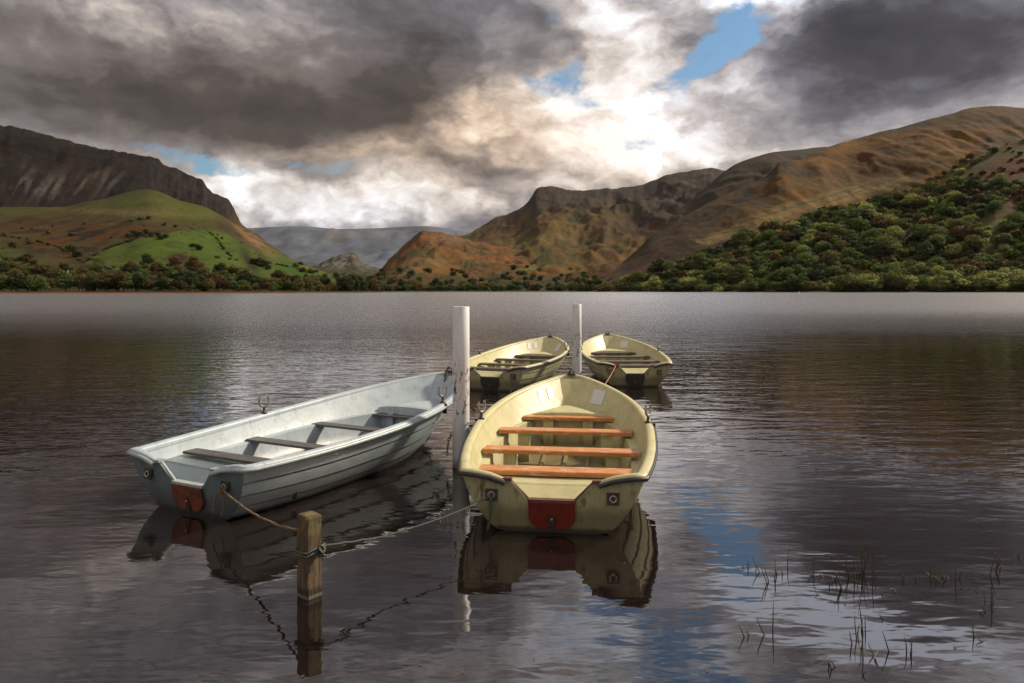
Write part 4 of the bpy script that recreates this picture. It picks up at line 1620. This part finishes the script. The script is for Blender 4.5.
def leaf_through(nt, b, col):
    t = nt.nodes.new('ShaderNodeBsdfTranslucent')
    h = nt.nodes.new('ShaderNodeHueSaturation')
    h.inputs['Saturation'].default_value = 1.15
    h.inputs['Value'].default_value = 1.5
    nt.links.new(col, h.inputs['Color'])
    nt.links.new(h.outputs[0], t.inputs['Color'])
    mx = nt.nodes.new('ShaderNodeMixShader')
    mx.inputs[0].default_value = .38
    nt.links.new(b.outputs[0], mx.inputs[1]); nt.links.new(t.outputs[0], mx.inputs[2])
    nt.links.new(mx.outputs[0], nt.nodes['Material Output'].inputs['Surface'])


def leaf_mat(name, c1, c2, c3):
    m, nt, b = base_mat(name)
    oi = nt.nodes.new('ShaderNodeObjectInfo')
    rnd = Ex(nt, oi.outputs['Random'])
    n = noise(nt, coord(nt), 7.0, 3, .6)
    g = nt.nodes.new('ShaderNodeNewGeometry')
    ri = Ex(nt, g.outputs['Random Per Island'])
    c = mix(nt, rnd, c1, c2)
    c = mix(nt, (n + (ri - .5) * .5).sstep(.35, .75) * .7, c, c3)
    nt.links.new(c, b.inputs['Base Color'])
    b.inputs['Roughness'].default_value = .75
    b.inputs['Specular IOR Level'].default_value = .2
    leaf_through(nt, b, c)
    return m


PAL = {'green': ((.060, .092, .022), (.090, .125, .030), (.13, .165, .045)),
       'dark': ((.028, .044, .014), (.042, .060, .018), (.060, .078, .025)),
       'olive': ((.105, .110, .030), (.135, .125, .040), (.17, .155, .060)),
       'pale': ((.15, .17, .050), (.19, .20, .065), (.22, .23, .085)),
       'russet': ((.085, .058, .022), (.125, .072, .028), (.13, .095, .036))}
GAIN = {'green': .74, 'dark': .66, 'olive': .66, 'pale': 1.1, 'russet': .66}
PAL = {k: tuple(tuple(q * GAIN[k] for q in c) for c in v) for k, v in PAL.items()}
LM = {k: leaf_mat(k + ' leaves', *v) for k, v in PAL.items()}
M_bark = simple('grey brown bark', (.07, .052, .038), (.12, .095, .07), 20, .9, .01, stretch=(3, 3, .6))

CROWN = {}
for k in PAL:
    for s in range(3):
        me = quads_mesh('crown', crown_arrays(100 + s * 7, 1100, .032, [.95, .85, 1.05][s]))
        me.materials.append(LM[k])
        CROWN[(k, s)] = me
TRUNK = []
for s in range(3):
    m = MB()
    m.tube([(0, 0, -.12), (0.004, .0, .08), (.012, .006, .22), (.0, .0, .42), (.01, 0, .6)], [.034, .026, .021, .016, .006], 7)
    for q in range(4):
        a = q * 1.7 + s
        m.tube([(0.008, .004, .22 + .04 * q), (.09 * math.cos(a), .09 * math.sin(a), .36 + .05 * q), (.17 * math.cos(a), .17 * math.sin(a), .50 + .05 * q)], [.013, .009, .004], 5)
    me = m.mesh('trunk')
    me.materials.append(M_bark)
    TRUNK.append(me)

trees = []   # (x, y, z, height, kind, where)


def put(px, y, h, kind, where, z=None):
    x = (px - CX) / F * y
    trees.append((x, y, z if z is not None else ground_z(max(0, y - float(SHORE(px)))), h, kind, where))


def near_row(h, px, y):
    # height of a hill mesh under a point given by column and depth
    j = int(np.argmin(np.abs(h.PX[0] - px)))
    return float(np.interp(y, h.P[:h.nv, j, 1], h.P[:h.nv, j, 2]))


# trees along the left shore: irregular heights, gaps where the meadow shows
for px_ in np.arange(-240, 345, 5.2):
    p_ = px_ + random.uniform(-2.5, 2.5)
    d = random.uniform(16, 46)
    if 40 < p_ < 80 or (150 < p_ < 160):
        if random.random() < .55:
            continue
    if 225 < p_ < 345:
        h_ = random.uniform(6.5, 11.5)
    else:
        h_ = random.uniform(9, 16)
    y_ = float(SHORE(p_)) + d
    kd = random.choices(['russet', 'olive', 'dark', 'green'], [3.2, 2, 2.4, 1])[0]
    zz_ = ground_z(d)
    put(p_, y_, h_, kd, 'leftshore', max(zz_, near_row(HLL, p_, y_)))
for px_ in np.arange(-240, 330, 5.0):     # a second, deeper row
    p_ = px_ + random.uniform(-3, 3)
    y_ = float(SHORE(p_)) + random.uniform(60, 130)
    if 88 < p_ < 135 and random.random() < .4:
        continue
    put(p_, y_, random.uniform(8, 14), random.choices(['russet', 'olive', 'dark', 'green'], [2, 2, 3.4, 1])[0], 'leftwood', max(2, near_row(HLL, p_, y_)))
# single trees and thorn clumps on the green fields
for (p_, v_, h_, kd) in [(128, .40, 6, 'dark'), (133, .41, 7, 'dark'), (139, .40, 6, 'dark'), (145, .41, 7, 'dark'), (151, .40, 6, 'dark'), (157, .39, 7, 'dark'), (165, .39, 6, 'dark'), (160, .37, 6, 'dark'),
                         (193, .38, 6, 'dark'), (198, .36, 8, 'dark'), (255, .40, 9, 'dark'), (259, .40, 11, 'dark'), (264, .40, 10, 'dark'), (268, .38, 8, 'dark'), (131, .58, 5, 'olive'), (139, .60, 5, 'dark'), (149, .60, 6, 'dark'),
                         (163, .56, 4, 'dark'), (176, .57, 5, 'dark'), (222, .58, 4, 'dark'), (302, .62, 5, 'dark'), (306, .5, 6, 'olive'), (318, .45, 6, 'dark'), (312, .42, 7, 'dark'), (325, .4, 7, 'olive'), (12, .35, 7, 'dark'), (30, .38, 7, 'olive'), (5, .5, 6, 'olive'),
                         (48, .52, 6, 'russet'), (70, .46, 5, 'dark'), (22, .62, 4, 'dark'), (84, .6, 4, 'dark')]:
    j = int(np.argmin(np.abs(HLL.PX[0] - p_)))
    r_ = int(v_ * (HLL.nv - 1))
    X0, Y0, Z0 = HLL.P[r_, j]
    trees.append((X0, Y0, Z0 - .3, h_, kd, 'field'))
# bushes scattered on the lower left slope
cand = np.argwhere(HLL.vis[:HLL.nv])
for k in rng.permutation(len(cand))[:3000]:
    i, j = cand[k]
    p_, q_ = HLL.PX[i, j], HLL.PY[i, j]
    if not (-200 < p_ < 350):
        continue
    w = sst(q_, 258, 278) * .10 + gau(p_, q_, 40, 262, 60, 9) * .12 + gau(p_, q_, 215, 272, 40, 6) * .1
    fldpoly = [(84, 262), (105, 249), (140, 238), (206, 229), (252, 250), (262, 262), (345, 280), (180, 272), (112, 268)]
    if bool(inpoly(np.array([p_]), np.array([q_]), fldpoly)[0]) and q_ < 271:
        w *= .03
    if random.random() < w:
        X0, Y0, Z0 = HLL.P[i, j]
        trees.append((X0, Y0, Z0 - .3, random.uniform(5, 9), random.choices(['dark', 'olive', 'russet'], [3, 2, 2])[0], 'leftslope'))
hb = [[(84, 263), (96, 255), (106, 249), (124, 243), (142, 237)], [(112, 268), (132, 266), (150, 269), (172, 273)], [(205, 229), (218, 240), (226, 252), (238, 262)], [(0, 236), (30, 240), (58, 247), (84, 263)], [(262, 262), (284, 266), (306, 272)], [(-60, 246), (-20, 250), (20, 262)]]
for ln in hb:
    for (a_, b_) in zip(ln[:-1], ln[1:]):
        nseg = int(math.hypot(b_[0] - a_[0], b_[1] - a_[1]) / 1.6)
        for i_ in range(nseg):
            if random.random() < .3:
                continue
            t_ = i_ / max(nseg, 1)
            p_ = a_[0] + (b_[0] - a_[0]) * t_; q_ = a_[1] + (b_[1] - a_[1]) * t_
            j = int(np.argmin(np.abs(HLL.PX[0] - p_))); i = int(np.argmin(np.abs(HLL.PY[:HLL.nv, j] - q_)))
            X0, Y0, Z0 = HLL.P[i, j]
            trees.append((X0, Y0, Z0 - .2, random.uniform(1.4, 3.6), random.choices(['dark', 'olive', 'russet'], [4, 2, 1])[0], 'leftslope'))
cand = np.argwhere(HLL.vis[:HLL.nv])
for k in rng.permutation(len(cand))[:2600]:
    i, j = cand[k]
    X0, Y0, Z0 = HLL.P[i, j]
    nn = float(fbm(np.array([X0 / 45]), np.array([Y0 / 60]), 4)[0])
    q_ = HLL.PY[i, j]
    if random.random() < sst(nn, .08, .3) * (.35 if q_ > 222 else .06):
        trees.append((X0, Y0, Z0 - .2, random.uniform(1.2, 3.4), random.choices(['dark', 'olive', 'russet'], [3, 2, 2])[0], 'leftslope'))
# dark belt across the valley mouth
for px_ in np.arange(335, 640, 3.6):
    p_ = px_ + random.uniform(-2, 2)
    y_ = float(SHORE(p_)) + random.uniform(14, 60)
    h_ = random.uniform(6, 12) if p_ > 400 else random.uniform(7, 13)
    if 470 < p_ < 560 and random.random() < .25:
        continue
    put(p_, y_, h_, random.choices(['dark', 'olive', 'russet', 'green'], [5, 1.6, 1.4, .8])[0], 'valley')
for (p_, h_) in ((347, 15), (352, 17), (358, 16), (344, 13)):
    put(p_, float(SHORE(p_)) + 20, h_, 'dark', 'valley')
cand = np.argwhere(HMID.vis[:HMID.nv])
for k in rng.permutation(len(cand))[:2600]:
    i, j = cand[k]
    p_, q_ = HMID.PX[i, j], HMID.PY[i, j]
    if random.random() < sst(q_, 263, 284) * .30:
        X0, Y0, Z0 = HMID.P[i, j]
        trees.append((X0, Y0, Z0 - .3, random.uniform(7, 13), random.choices(['dark', 'olive', 'russet'], [4, 2, 1])[0], 'valleyslope'))
# right-hand shore: a tall leafy row
for px_ in np.arange(636, 1290, 8.0):
    p_ = px_ + random.uniform(-3, 3)
    y_ = float(SHORE(p_)) + random.uniform(8, 26)
    if 815 < p_ < 838:
        if random.random() < .85:
            continue
    if p_ > 838:
        h_ = random.uniform(15, 21)
        kd = random.choices(['pale', 'olive', 'green', 'dark'], [3.2, 2, 1.6, .3])[0]
    elif p_ > 740:
        h_ = random.uniform(10, 15)
        kd = random.choices(['green', 'olive', 'dark', 'pale'], [3, 1.6, 1.2, 1])[0]
    else:
        h_ = random.uniform(7, 12)
        kd = random.choices(['green', 'dark', 'olive'], [3, 2, 1])[0]
    put(p_, y_, h_, kd, 'rightshore', max(.6, near_row(HW, p_, y_)))
# the wood on the hillside
cell = {}
cand = np.argwhere(HW.vis[:HW.nv])
cnt = 0
for k in rng.permutation(len(cand)):
    i, j = cand[k]
    p_, q_ = HW.PX[i, j], HW.PY[i, j]
    X0, Y0, Z0 = HW.P[i, j]
    dens = 1.0
    top = bool(inpoly(np.array([p_]), np.array([q_]), [(925, 187), (960, 166), (1000, 142), (1400, 80), (1400, 190), (1030, 184), (965, 190)])[0])
    if float(fbm(np.array([X0 / 34]), np.array([Y0 / 34]), 3)[0]) > .13 and random.random() < .85:
        continue
    if top:
        dens = .02
    clr = gau(p_, q_, 990, 222, 46, 7.5, -.35) * 1.2 + gau(p_, q_, 855, 277, 14, 6, -.5) + gau(p_, q_, 830, 281, 12, 6) + gau(p_, q_, 905, 262, 16, 4, -.4) + gau(p_, q_, 1012, 200, 18, 8)
    dens *= 1 - min(1, clr * 1.1)
    if random.random() > dens:
        continue
    gx, gy = int(X0 // 13), int(Y0 // 13)
    ok = True
    for a_ in (-1, 0, 1):
        for b_ in (-1, 0, 1):
            for (qx, qy) in cell.get((gx + a_, gy + b_), ()):
                if (qx - X0) ** 2 + (qy - Y0) ** 2 < 9.4 ** 2:
                    ok = False
    if not ok:
        continue
    cell.setdefault((gx, gy), []).append((X0, Y0))
    h_ = 11.5 * math.exp(random.gauss(0, .33)) * (1.0 if p_ > 760 else .85)
    h_ = min(max(h_, 4.5), 23)
    nn = float(fbm(np.array([X0 / 60]), np.array([Y0 / 60]), 3)[0])
    wts = [3 + 6 * max(0, nn), 2.4, 1.4, .35 + 4 * max(0, -nn), .7 + 3 * max(0, nn)]
    if q_ < 205:
        wts = [1.5, 3.2, 2.0, 1.0, .3]
    kd = random.choices(['green', 'dark', 'olive', 'russet', 'pale'], wts)[0]
    if top:
        h_ *= .5
    trees.append((X0, Y0, Z0 - .4, h_, kd, 'wood'))
    cnt += 1
print('trees', len(trees), 'wood', cnt)

LABELS = {
    'leftshore': '%s tree on the orange bank below the green pasture hill',
    'leftwood': '%s tree in the belt behind the orange bank',
    'field': '%s thorn tree standing alone on the pasture slope',
    'leftslope': '%s bushy tree at the foot of the bracken slope',
    'valley': '%s tree in the low belt across the valley mouth',
    'valleyslope': '%s tree below the low rocky brown hill',
    'rightshore': '%s leafy tree at the water edge under the wooded hillside',
    'wood': '%s round crowned tree in the wood on the hillside',
}
ADJ = {'green': 'mid green', 'dark': 'dark green', 'olive': 'yellowish olive', 'russet': 'russet brown', 'pale': 'pale green'}
GRP = {'leftshore': 'trees along the orange bank', 'leftwood': 'trees behind the orange bank', 'field': 'single thorn trees on the pasture', 'leftslope': 'bushy trees at the foot of the bracken slope',
       'valley': 'trees across the valley mouth', 'valleyslope': 'trees below the rocky brown hill', 'rightshore': 'leafy trees along the water edge', 'wood': 'trees in the hillside wood'}


def in_view(t):
    px_ = CX + F * t[0] / t[1]
    return -12 < px_ < 1036


trees.sort(key=lambda t: (not in_view(t), -(t[3] / t[1]) * (1.25 if t[5] in ('rightshore', 'leftshore', 'field') else 1)))
N_IND = 296
crown_lo = [crown_arrays(500 + s, 240, .068, [.95, .85, 1.05][s]) for s in range(3)]
rest_v, rest_c = [], []
for k, (x_, y_, z_, h_, kd, wh) in enumerate(trees):
    s_ = random.randrange(3)
    wd = random.uniform(1.05, 1.4) if wh not in ('wood', 'rightshore') else random.uniform(1.25, 1.6)
    if k < N_IND:
        e_ = empty('tree', (x_, y_, z_), random.uniform(0, 6.28), LABELS[wh] % ADJ[kd], 'tree', GRP[wh] + ' - ' + ADJ[kd])
        e_.scale = (h_ * wd, h_ * wd, h_)
        o = bpy.data.objects.new('crown', CROWN[(kd, s_)]); COL.objects.link(o); o.parent = e_
        o = bpy.data.objects.new('trunk', TRUNK[s_]); COL.objects.link(o); o.parent = e_
    else:
        V = crown_lo[s_]
        a_ = random.uniform(0, 6.28)
        c_, n_ = math.cos(a_), math.sin(a_)
        Rm = np.array([[c_, -n_, 0], [n_, c_, 0], [0, 0, 1]])
        Q = (V.reshape(-1, 3) @ Rm.T) * np.array([h_ * wd, h_ * wd, h_ * 1.0]) + np.array([x_, y_, z_ - h_ * .12])
        rest_v.append(Q.reshape(-1, 4, 3))
        p_ = PAL[kd]
        u = random.random()
        col_ = np.array(p_[0]) * (1 - u) + np.array(p_[1]) * u
        jit = rng.uniform(.75, 1.35, (len(V), 1))
        rest_c.append(col_[None] * jit)
m, nt, b = base_mat('woodland leaves')
a_ = nt.nodes.new('ShaderNodeAttribute'); a_.attribute_name = 'tint'
nt.links.new(a_.outputs['Color'], b.inputs['Base Color'])
b.inputs['Roughness'].default_value = .8
b.inputs['Specular IOR Level'].default_value = .2
leaf_through(nt, b, a_.outputs['Color'])
o = new_obj('woodland', quads_mesh('woodland', np.concatenate(rest_v), np.concatenate(rest_c)), None, m)
o['kind'] = 'stuff'
o['label'] = 'massed trees and bushes on the far slopes'
o['category'] = 'woodland'

# ------------------------------------------------------------------ houses, wall, buoy
M_white = simple('white render', (.78, .77, .74), (.68, .67, .64), 3, .8)
M_slate = simple('grey slate', (.16, .165, .18), (.11, .115, .125), 3, .6)
M_win_ = simple('dark window', (.02, .022, .025), (.03, .03, .035), 3, .2)


def cottage(px_, y_, z_, rz, w, d, h_, label):
    r_ = empty('cottage', ((px_ - CX) / F * y_, y_, z_), rz, label, 'house')
    m = MB()
    m.box((0, 0, h_ / 2 - .5), (w, d, h_ + 1))
    for sx in (-1, 1):
        m.prism([Vector((sx * (w / 2 - .15) - .13, -d / 2, h_)), Vector((sx * (w / 2 - .15) - .13, d / 2, h_)), Vector((sx * (w / 2 - .15) - .13, 0, h_ + d * .42))], .26, Vector((1, 0, 0)))
    m.build('wall', M_white, r_)
    m = MB()
    hh_ = d * .45
    for sy in (-1, 1):
        a = [Vector((-w / 2 - .2, sy * (d / 2 + .3), h_ - .2)), Vector((w / 2 + .2, sy * (d / 2 + .3), h_ - .2)), Vector((w / 2 + .2, 0, h_ + hh_)), Vector((-w / 2 - .2, 0, h_ + hh_))]
        m.prism(a, .15, Vector((0, 0, 1)))
    rf = m.build('roof', M_slate, r_)
    m = MB(); m.box((w / 2 - .7, 0, h_ + hh_ + .3), (.9, .7, 1.4)); m.build('chimney', M_white, rf)
    for u in (-.3, .3):
        m = MB(); m.box((u * w, -d / 2 - .03, h_ * .55), (1.1, .10, 1.3)); m.build('window', M_win_, r_)
    m = MB(); m.box((0, -d / 2 - .03, 1.0), (1.0, .10, 2.0)); m.build('door', M_win_, r_)


def on_hill(h, px_, py_):
    j = int(np.argmin(np.abs(h.PX[0] - px_)))
    i = int(np.argmin(np.abs(h.PY[:h.nv, j] - py_)))
    return h.P[i, j]


q_ = on_hill(HLL, 246, 279)
cottage(246, q_[1], q_[2] + .3, R(8), 8.0, 4.6, 3.1, 'small white cottage on the edge of the green field')
q_ = on_hill(HLL, 64, 277)
cottage(64, q_[1], q_[2] + .2, R(-10), 8, 4.6, 2.2, 'grey roofed cottage half hidden among the dark trees')
wl = MB()
pts = []
for t in np.linspace(0, 1, 14):
    p_ = 88 + 24 * t; q_ = 258 + 12 * t ** 1.3
    j = int(np.argmin(np.abs(HLL.PX[0] - p_)))
    i = int(np.argmin(np.abs(HLL.PY[:HLL.nv, j] - q_)))
    pts.append(Vector(HLL.P[i, j]))
for a, b_ in zip(pts[:-1], pts[1:]):
    u = (b_ - a).normalized(); n_ = Vector((-u.y, u.x, 0)).normalized() * .35
    wl.prism([a - n_ + Vector((0, 0, -.5)), a + n_ + Vector((0, 0, -.5)), a + n_ + Vector((0, 0, 1.3)), a - n_ + Vector((0, 0, 1.3))], (b_ - a).length, u)
o = wl.build('field_wall', simple('dry stone', (.10, .095, .085), (.05, .047, .043), 2, .9))
tag(o, 'dark dry stone wall running down beside the green field', 'wall')
bp = at_depth(799, 291.6, 560); bp.z = 0
m = MB()
m.lathe([(0.01, -.2), (.35, -.15), (.5, .1), (.42, .45), (.18, .75), (.10, 1.1), (.01, 1.12)], n=14)
o = m.build('buoy', M_white)
o.location = bp
tag(o, 'small white buoy far off near the wooded shore', 'buoy')

# ------------------------------------------------------------------ reeds
RZ = [((152, 150), (152, 125)), ((188, 165), (165, 115)), ((212, 200), (190, 140)), ((217, 195), (200, 140)), ((243, 175), (237, 125)), ((246, 172), (232, 150)), ((277, 150), (283, 85)), ((355, 175), (338, 150)), ((358, 172), (368, 110)),
      ((385, 180), (375, 165)), ((445, 210), (438, 115)), ((446, 212), (425, 160)), ((448, 214), (432, 175)), ((470, 180), (455, 120)), ((472, 182), (465, 100)), ((412, 200), (418, 175)), ((505, 170), (495, 110)), ((508, 168), (530, 60)), ((520, 165), (502, 30)), ((545, 185), (548, 65)),
      ((645, 185), (640, 150)), ((683, 185), (680, 165)), ((728, 180), (725, 130)), ((730, 180), (712, 160)), ((738, 182), (744, 150)), ((760, 195), (735, 175)), ((775, 190), (768, 165)), ((808, 200), (810, 145)), ((825, 215), (822, 210)), ((917, 175), (935, 110)), ((940, 145), (928, 105)), ((992, 130), (990, 105)),
      ((920, 260), (917, 180)), ((885, 295), (900, 290)), ((905, 290), (890, 255)), ((203, 362), (180, 305)), ((230, 350), (232, 255)), ((155, 365), (150, 345)), ((140, 370), (122, 330)), ((495, 380), (490, 300)), ((515, 360), (500, 255)), ((510, 350), (505, 300)), ((480, 390), (473, 350)), ((515, 440), (512, 360)),
      ((550, 430), (532, 385)), ((597, 415), (576, 350)), ((665, 425), (667, 368)), ((668, 424), (663, 385)), ((415, 470), (397, 440)), ((580, 312), (575, 305)), ((895, 385), (870, 370)), ((865, 370), (862, 325)), ((808, 408), (800, 402)), ((515, 490), (528, 482)), ((620, 232), (618, 215)), ((575, 240), (580, 230)), ((375, 235), (362, 230)), ((872, 225), (880, 212)), ((455, 270), (462, 262))]
M_rg = simple('green rush', (.035, .060, .014), (.075, .075, .022), 30, .6)
M_rb = simple('brown rush', (.12, .055, .020), (.06, .035, .015), 30, .7)
M_rd = simple('dark rush', (.030, .030, .015), (.06, .05, .022), 30, .7)
rl = [('slender green rush stalk standing in the shallows', 'green rush stalks in the shallows', M_rg), ('bent brown rush stalk standing in the shallows', 'brown rush stalks in the shallows', M_rb), ('thin dark rush stalk standing in the shallows', 'dark rush stalks in the shallows', M_rd)]
for q_ in range(34):       # thin extra stems close to the others
    (bx, by), (tx, ty) = random.choice(RZ[:52])
    ox, oy = random.gauss(0, 14), random.gauss(0, 9)
    hh2 = random.uniform(.35, .8)
    RZ.append(((bx + ox, by + oy), (bx + ox + (tx - bx) * hh2 + random.gauss(0, 7), by + oy + (ty - by) * hh2 - 4)))
for k, ((bx, by), (tx, ty)) in enumerate(RZ):
    P0 = at(700 + .3164 * bx, 520 + .3164 * by, 0)
    T = at_depth(700 + .3164 * tx, 520 + .3164 * ty, P0.y + random.uniform(-.03, .03))
    T.z = max(T.z, .012)
    q = random.choices([0, 1, 2], [2.5, 2.6, 2])[0]
    m = MB()
    d_ = T - P0
    bend = Vector((random.uniform(-.006, .006), random.uniform(-.01, .01), 0))
    pts = [Vector((-d_.x * .25, 0, -.15)), Vector((0, 0, 0)), d_ * .35 + bend * .6, d_ * .7 + bend, d_]
    m.tube(pts, [.0035, .0034, .0030, .0022, .0009], 6)
    if random.random() < .15 and d_.length > .1:
        s0 = d_ * .45 + bend * .7
        m.tube([s0, s0 + Vector((random.uniform(-.03, .03), 0, .03)), s0 + Vector((random.uniform(-.07, .07), 0, .05))], [.0025, .002, .0008], 5)
    o = m.build('rush_stalk', rl[q][2])
    o.location = P0
    tag(o, rl[q][0], 'reed', rl[q][1])
m = MB()
p0 = at(700 + .3164 * 548, 520 + .3164 * 438, 0)
m.tube([(0, 0, -.02), (.012, 0, .02), (.03, 0, .05)], [.006, .006, .002], 6)
o = m.build('rush_stalk', simple('bleached rush', (.55, .52, .48), (.4, .37, .33), 30, .7)); o.location = p0
tag(o, 'pale bleached stub of a broken rush in the shallows', 'reed')

# drifting leaves
M_leaf = simple('fallen leaf', (.20, .075, .02), (.12, .05, .02), 30, .6)
for k in range(9):
    p0 = at(random.uniform(60, 830), random.choice([random.uniform(560, 680), random.uniform(600, 680)]), 0)
    m = MB()
    s_ = random.uniform(.006, .010)
    out_ = [(-1, 0), (-.5, .35), (0, .45), (.5, .3), (1, 0), (.5, -.3), (0, -.45), (-.5, -.35)]
    top = [Vector((x * s_, y * s_, .004 + .002 * abs(y))) for x, y in out_]
    m.prism(top, .001, Vector((0, 0, -1)))
    o = m.build('leaf', M_leaf)
    o.location = p0; o.rotation_euler = (0, 0, random.uniform(0, 6))
    tag(o, 'tiny fallen orange leaf floating on the dark water', 'leaf', 'fallen leaves on the water')

# ------------------------------------------------------------------ haze
m = bpy.data.materials.new('valley haze')
m.use_nodes = True
nt = m.node_tree
nt.nodes.remove(nt.nodes['Principled BSDF'])
pv = nt.nodes.new('ShaderNodeVolumePrincipled')
pv.inputs['Color'].default_value = (.93, .95, 1, 1)
pv.inputs['Density'].default_value = .000006
pv.inputs['Anisotropy'].default_value = .0
nt.links.new(pv.outputs[0], nt.nodes['Material Output'].inputs['Volume'])
m.volume_intersection_method = 'FAST' if hasattr(m, 'volume_intersection_method') else None
mb = MB()
mb.box((0, 3390, 446), (21000, 7200, 900))
o = mb.build('haze', m)
o['kind'] = 'stuff'

# ------------------------------------------------------------------ render settings
S.render.engine = 'CYCLES'
S.view_settings.view_transform = 'Standard'
S.view_settings.look = 'None'
S.view_settings.exposure = 0.38
S.view_settings.gamma = 1.0
cy = S.cycles
cy.use_denoising = True
cy.denoising_prefilter = 'FAST'
cy.max_bounces = 6
cy.diffuse_bounces = 2
cy.glossy_bounces = 4
cy.transmission_bounces = 2
cy.transparent_max_bounces = 8
cy.volume_bounces = 0
cy.caustics_reflective = False
cy.caustics_refractive = False
